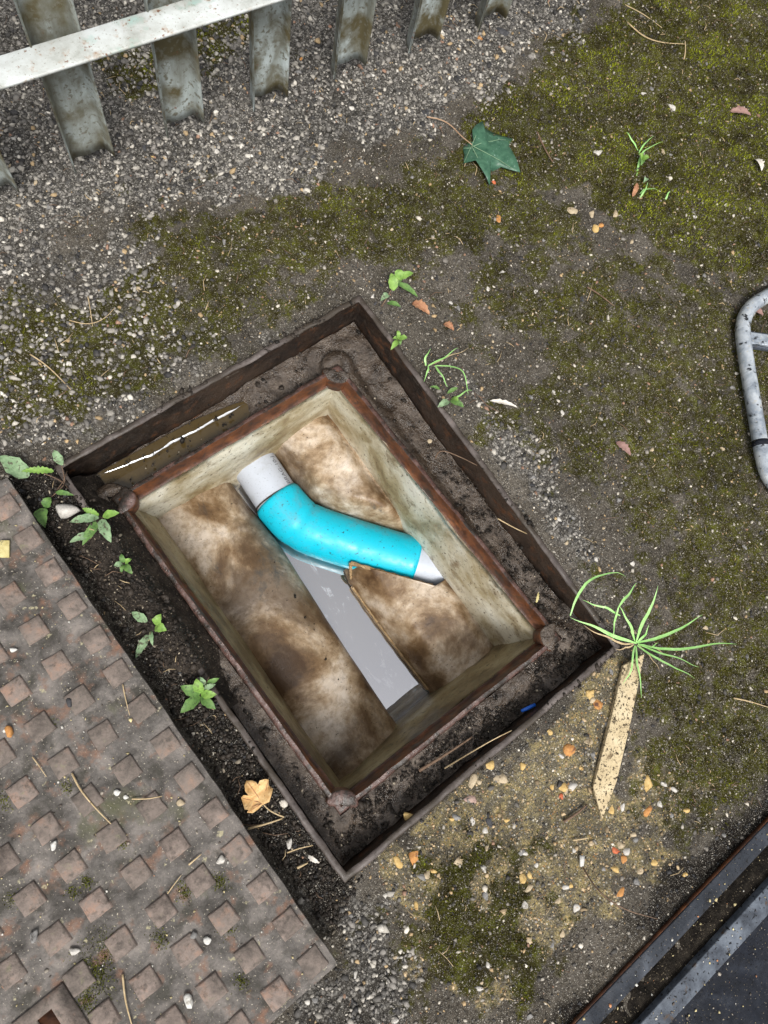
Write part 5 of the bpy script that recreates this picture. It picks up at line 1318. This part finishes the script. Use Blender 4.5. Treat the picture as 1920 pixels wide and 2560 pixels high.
# debris scattered as loose fibres
pr_, pd_ = [], []
for k in range(1500):
    x0, y0 = rng.uniform(-.9, 1.6), rng.uniform(-1.0, 1.25)
    if k < 46: x0, y0 = rng.uniform(-.345, -.31), rng.uniform(-.42, .40)
    elif not free(np.array([x0]), np.array([y0]), .03)[0] or poly_sd(np.array([x0]), np.array([y0]), VIEW)[0] < 0: continue
    a = rng.uniform(0, 6.28); L = math.exp(rng.normal(math.log(.013), .55)); q = rng.uniform(-.8, .8)
    z0 = max(float(ground_z(np.array([x0]), np.array([y0]))[0]), float(bank_z(np.array([x0]), np.array([y0]))[0]) if k < 46 else -1) + .003
    pts = [(x0, y0, z0), (x0 + L * .5 * math.cos(a), y0 + L * .5 * math.sin(a), z0 + .003), (x0 + L * .5 * math.cos(a) + L * .5 * math.cos(a + q), y0 + L * .5 * math.sin(a) + L * .5 * math.sin(a + q), z0)]
    (pr_ if k % 5 < 2 else pd_).append(tube_vf(pts, rng.uniform(.0003, .0008), 4))
v, f = merge(pd_)
tag(obj('root_litter', v, f, M_TWIG, None), 'fine brown root and twig litter spread over the ground', 'litter', kind='stuff')
v, f = merge(pr_)
tag(obj('straw_litter', v, f, M_STRAW, None), 'fine pale dry straw litter spread over the ground', 'litter', kind='stuff')

# small coloured scraps
v, f = tube_vf([(0.1083, -0.3862, -0.0340), (0.1203, -0.3893, -0.0320), (0.1353, -0.3928, -0.0320)], np.array([.0028, .0034, .0030]), 8)
tag(obj('plastic_scrap', v, f, M_BLUEP, None, True), 'bright blue plastic scrap on the near ledge', 'plastic')
scrap_leaf('petal', 'narrow yellow petal on the right ledge near the corner', (0.2660, -0.2607, -0.0660), (0.2825, -0.2471, -0.0640), .006, M_YELLOW, .5, .002, 'petal')
pts = [(-0.4213, 0.3344, 0.0530), (-0.4100, 0.3264, 0.0530), (-0.4239, 0.3036, 0.0530), (-0.4352, 0.3115, 0.0530)]
V = [(p[0], p[1], .0568) for p in pts] + [(p[0], p[1], .052) for p in pts]
tag(obj('paint_chip', V, [(0, 1, 2, 3), (7, 6, 5, 4)] + [(i, 4 + i, 4 + (i + 1) % 4, (i + 1) % 4) for i in range(4)], M_YELLOW, None, bevel=.0006), 'yellow speckled chip on the cover at the left picture edge', 'chip')
pts = [(0.0311, -0.6131, 0.0050), (0.0373, -0.6182, 0.0050), (0.0260, -0.6287, 0.0050), (0.0207, -0.6262, 0.0050)]
V = [(p[0], p[1], .0075) for p in pts] + [(p[0], p[1], .003) for p in pts]
tag(obj('plastic_scrap', V, [(0, 1, 2, 3), (7, 6, 5, 4)] + [(i, 4 + i, 4 + (i + 1) % 4, (i + 1) % 4) for i in range(4)], STONES['white'], None), 'tiny white rectangular scrap on the concrete patch', 'plastic')

# flecks of dirt fallen on the benching
N = 420
x = np.concatenate([rng.uniform(-.19, -.06, N // 2), rng.uniform(.10, .19, N // 2)]); y = np.concatenate([rng.uniform(-.29, .29, N // 2), rng.uniform(-.28, -.16, N // 2)])
bz = np.where(x < 0, np.interp(x, [-.225, -.18, -.13, -.09, -.066, -.05], [-.267, -.2715, -.277, -.284, -.2905, -.298]), -.268 - .022 * sstep(.22, .07, x)) + (fbm(x, y, 9, 61, 3) - .5) * .006
r = np.clip(np.exp(rng.normal(math.log(.0009), .5, N)), .0004, .0040)
C = np.array([[.020, .014, .009]]) * rng.uniform(.4, 2.2, (N, 1))
V, F, CC = stones_mesh(x, y, bz + .0005, r, C, .5, 17)
me = fast_mesh('dirt_flecks', V, F); me.materials.append(M_CRUMB); color_attr(me, 'col', CC)
o = bpy.data.objects.new('dirt_flecks', me); col.objects.link(o)
tag(o, 'dark flecks of dirt fallen on the benching of the shaft', 'dirt', kind='stuff')
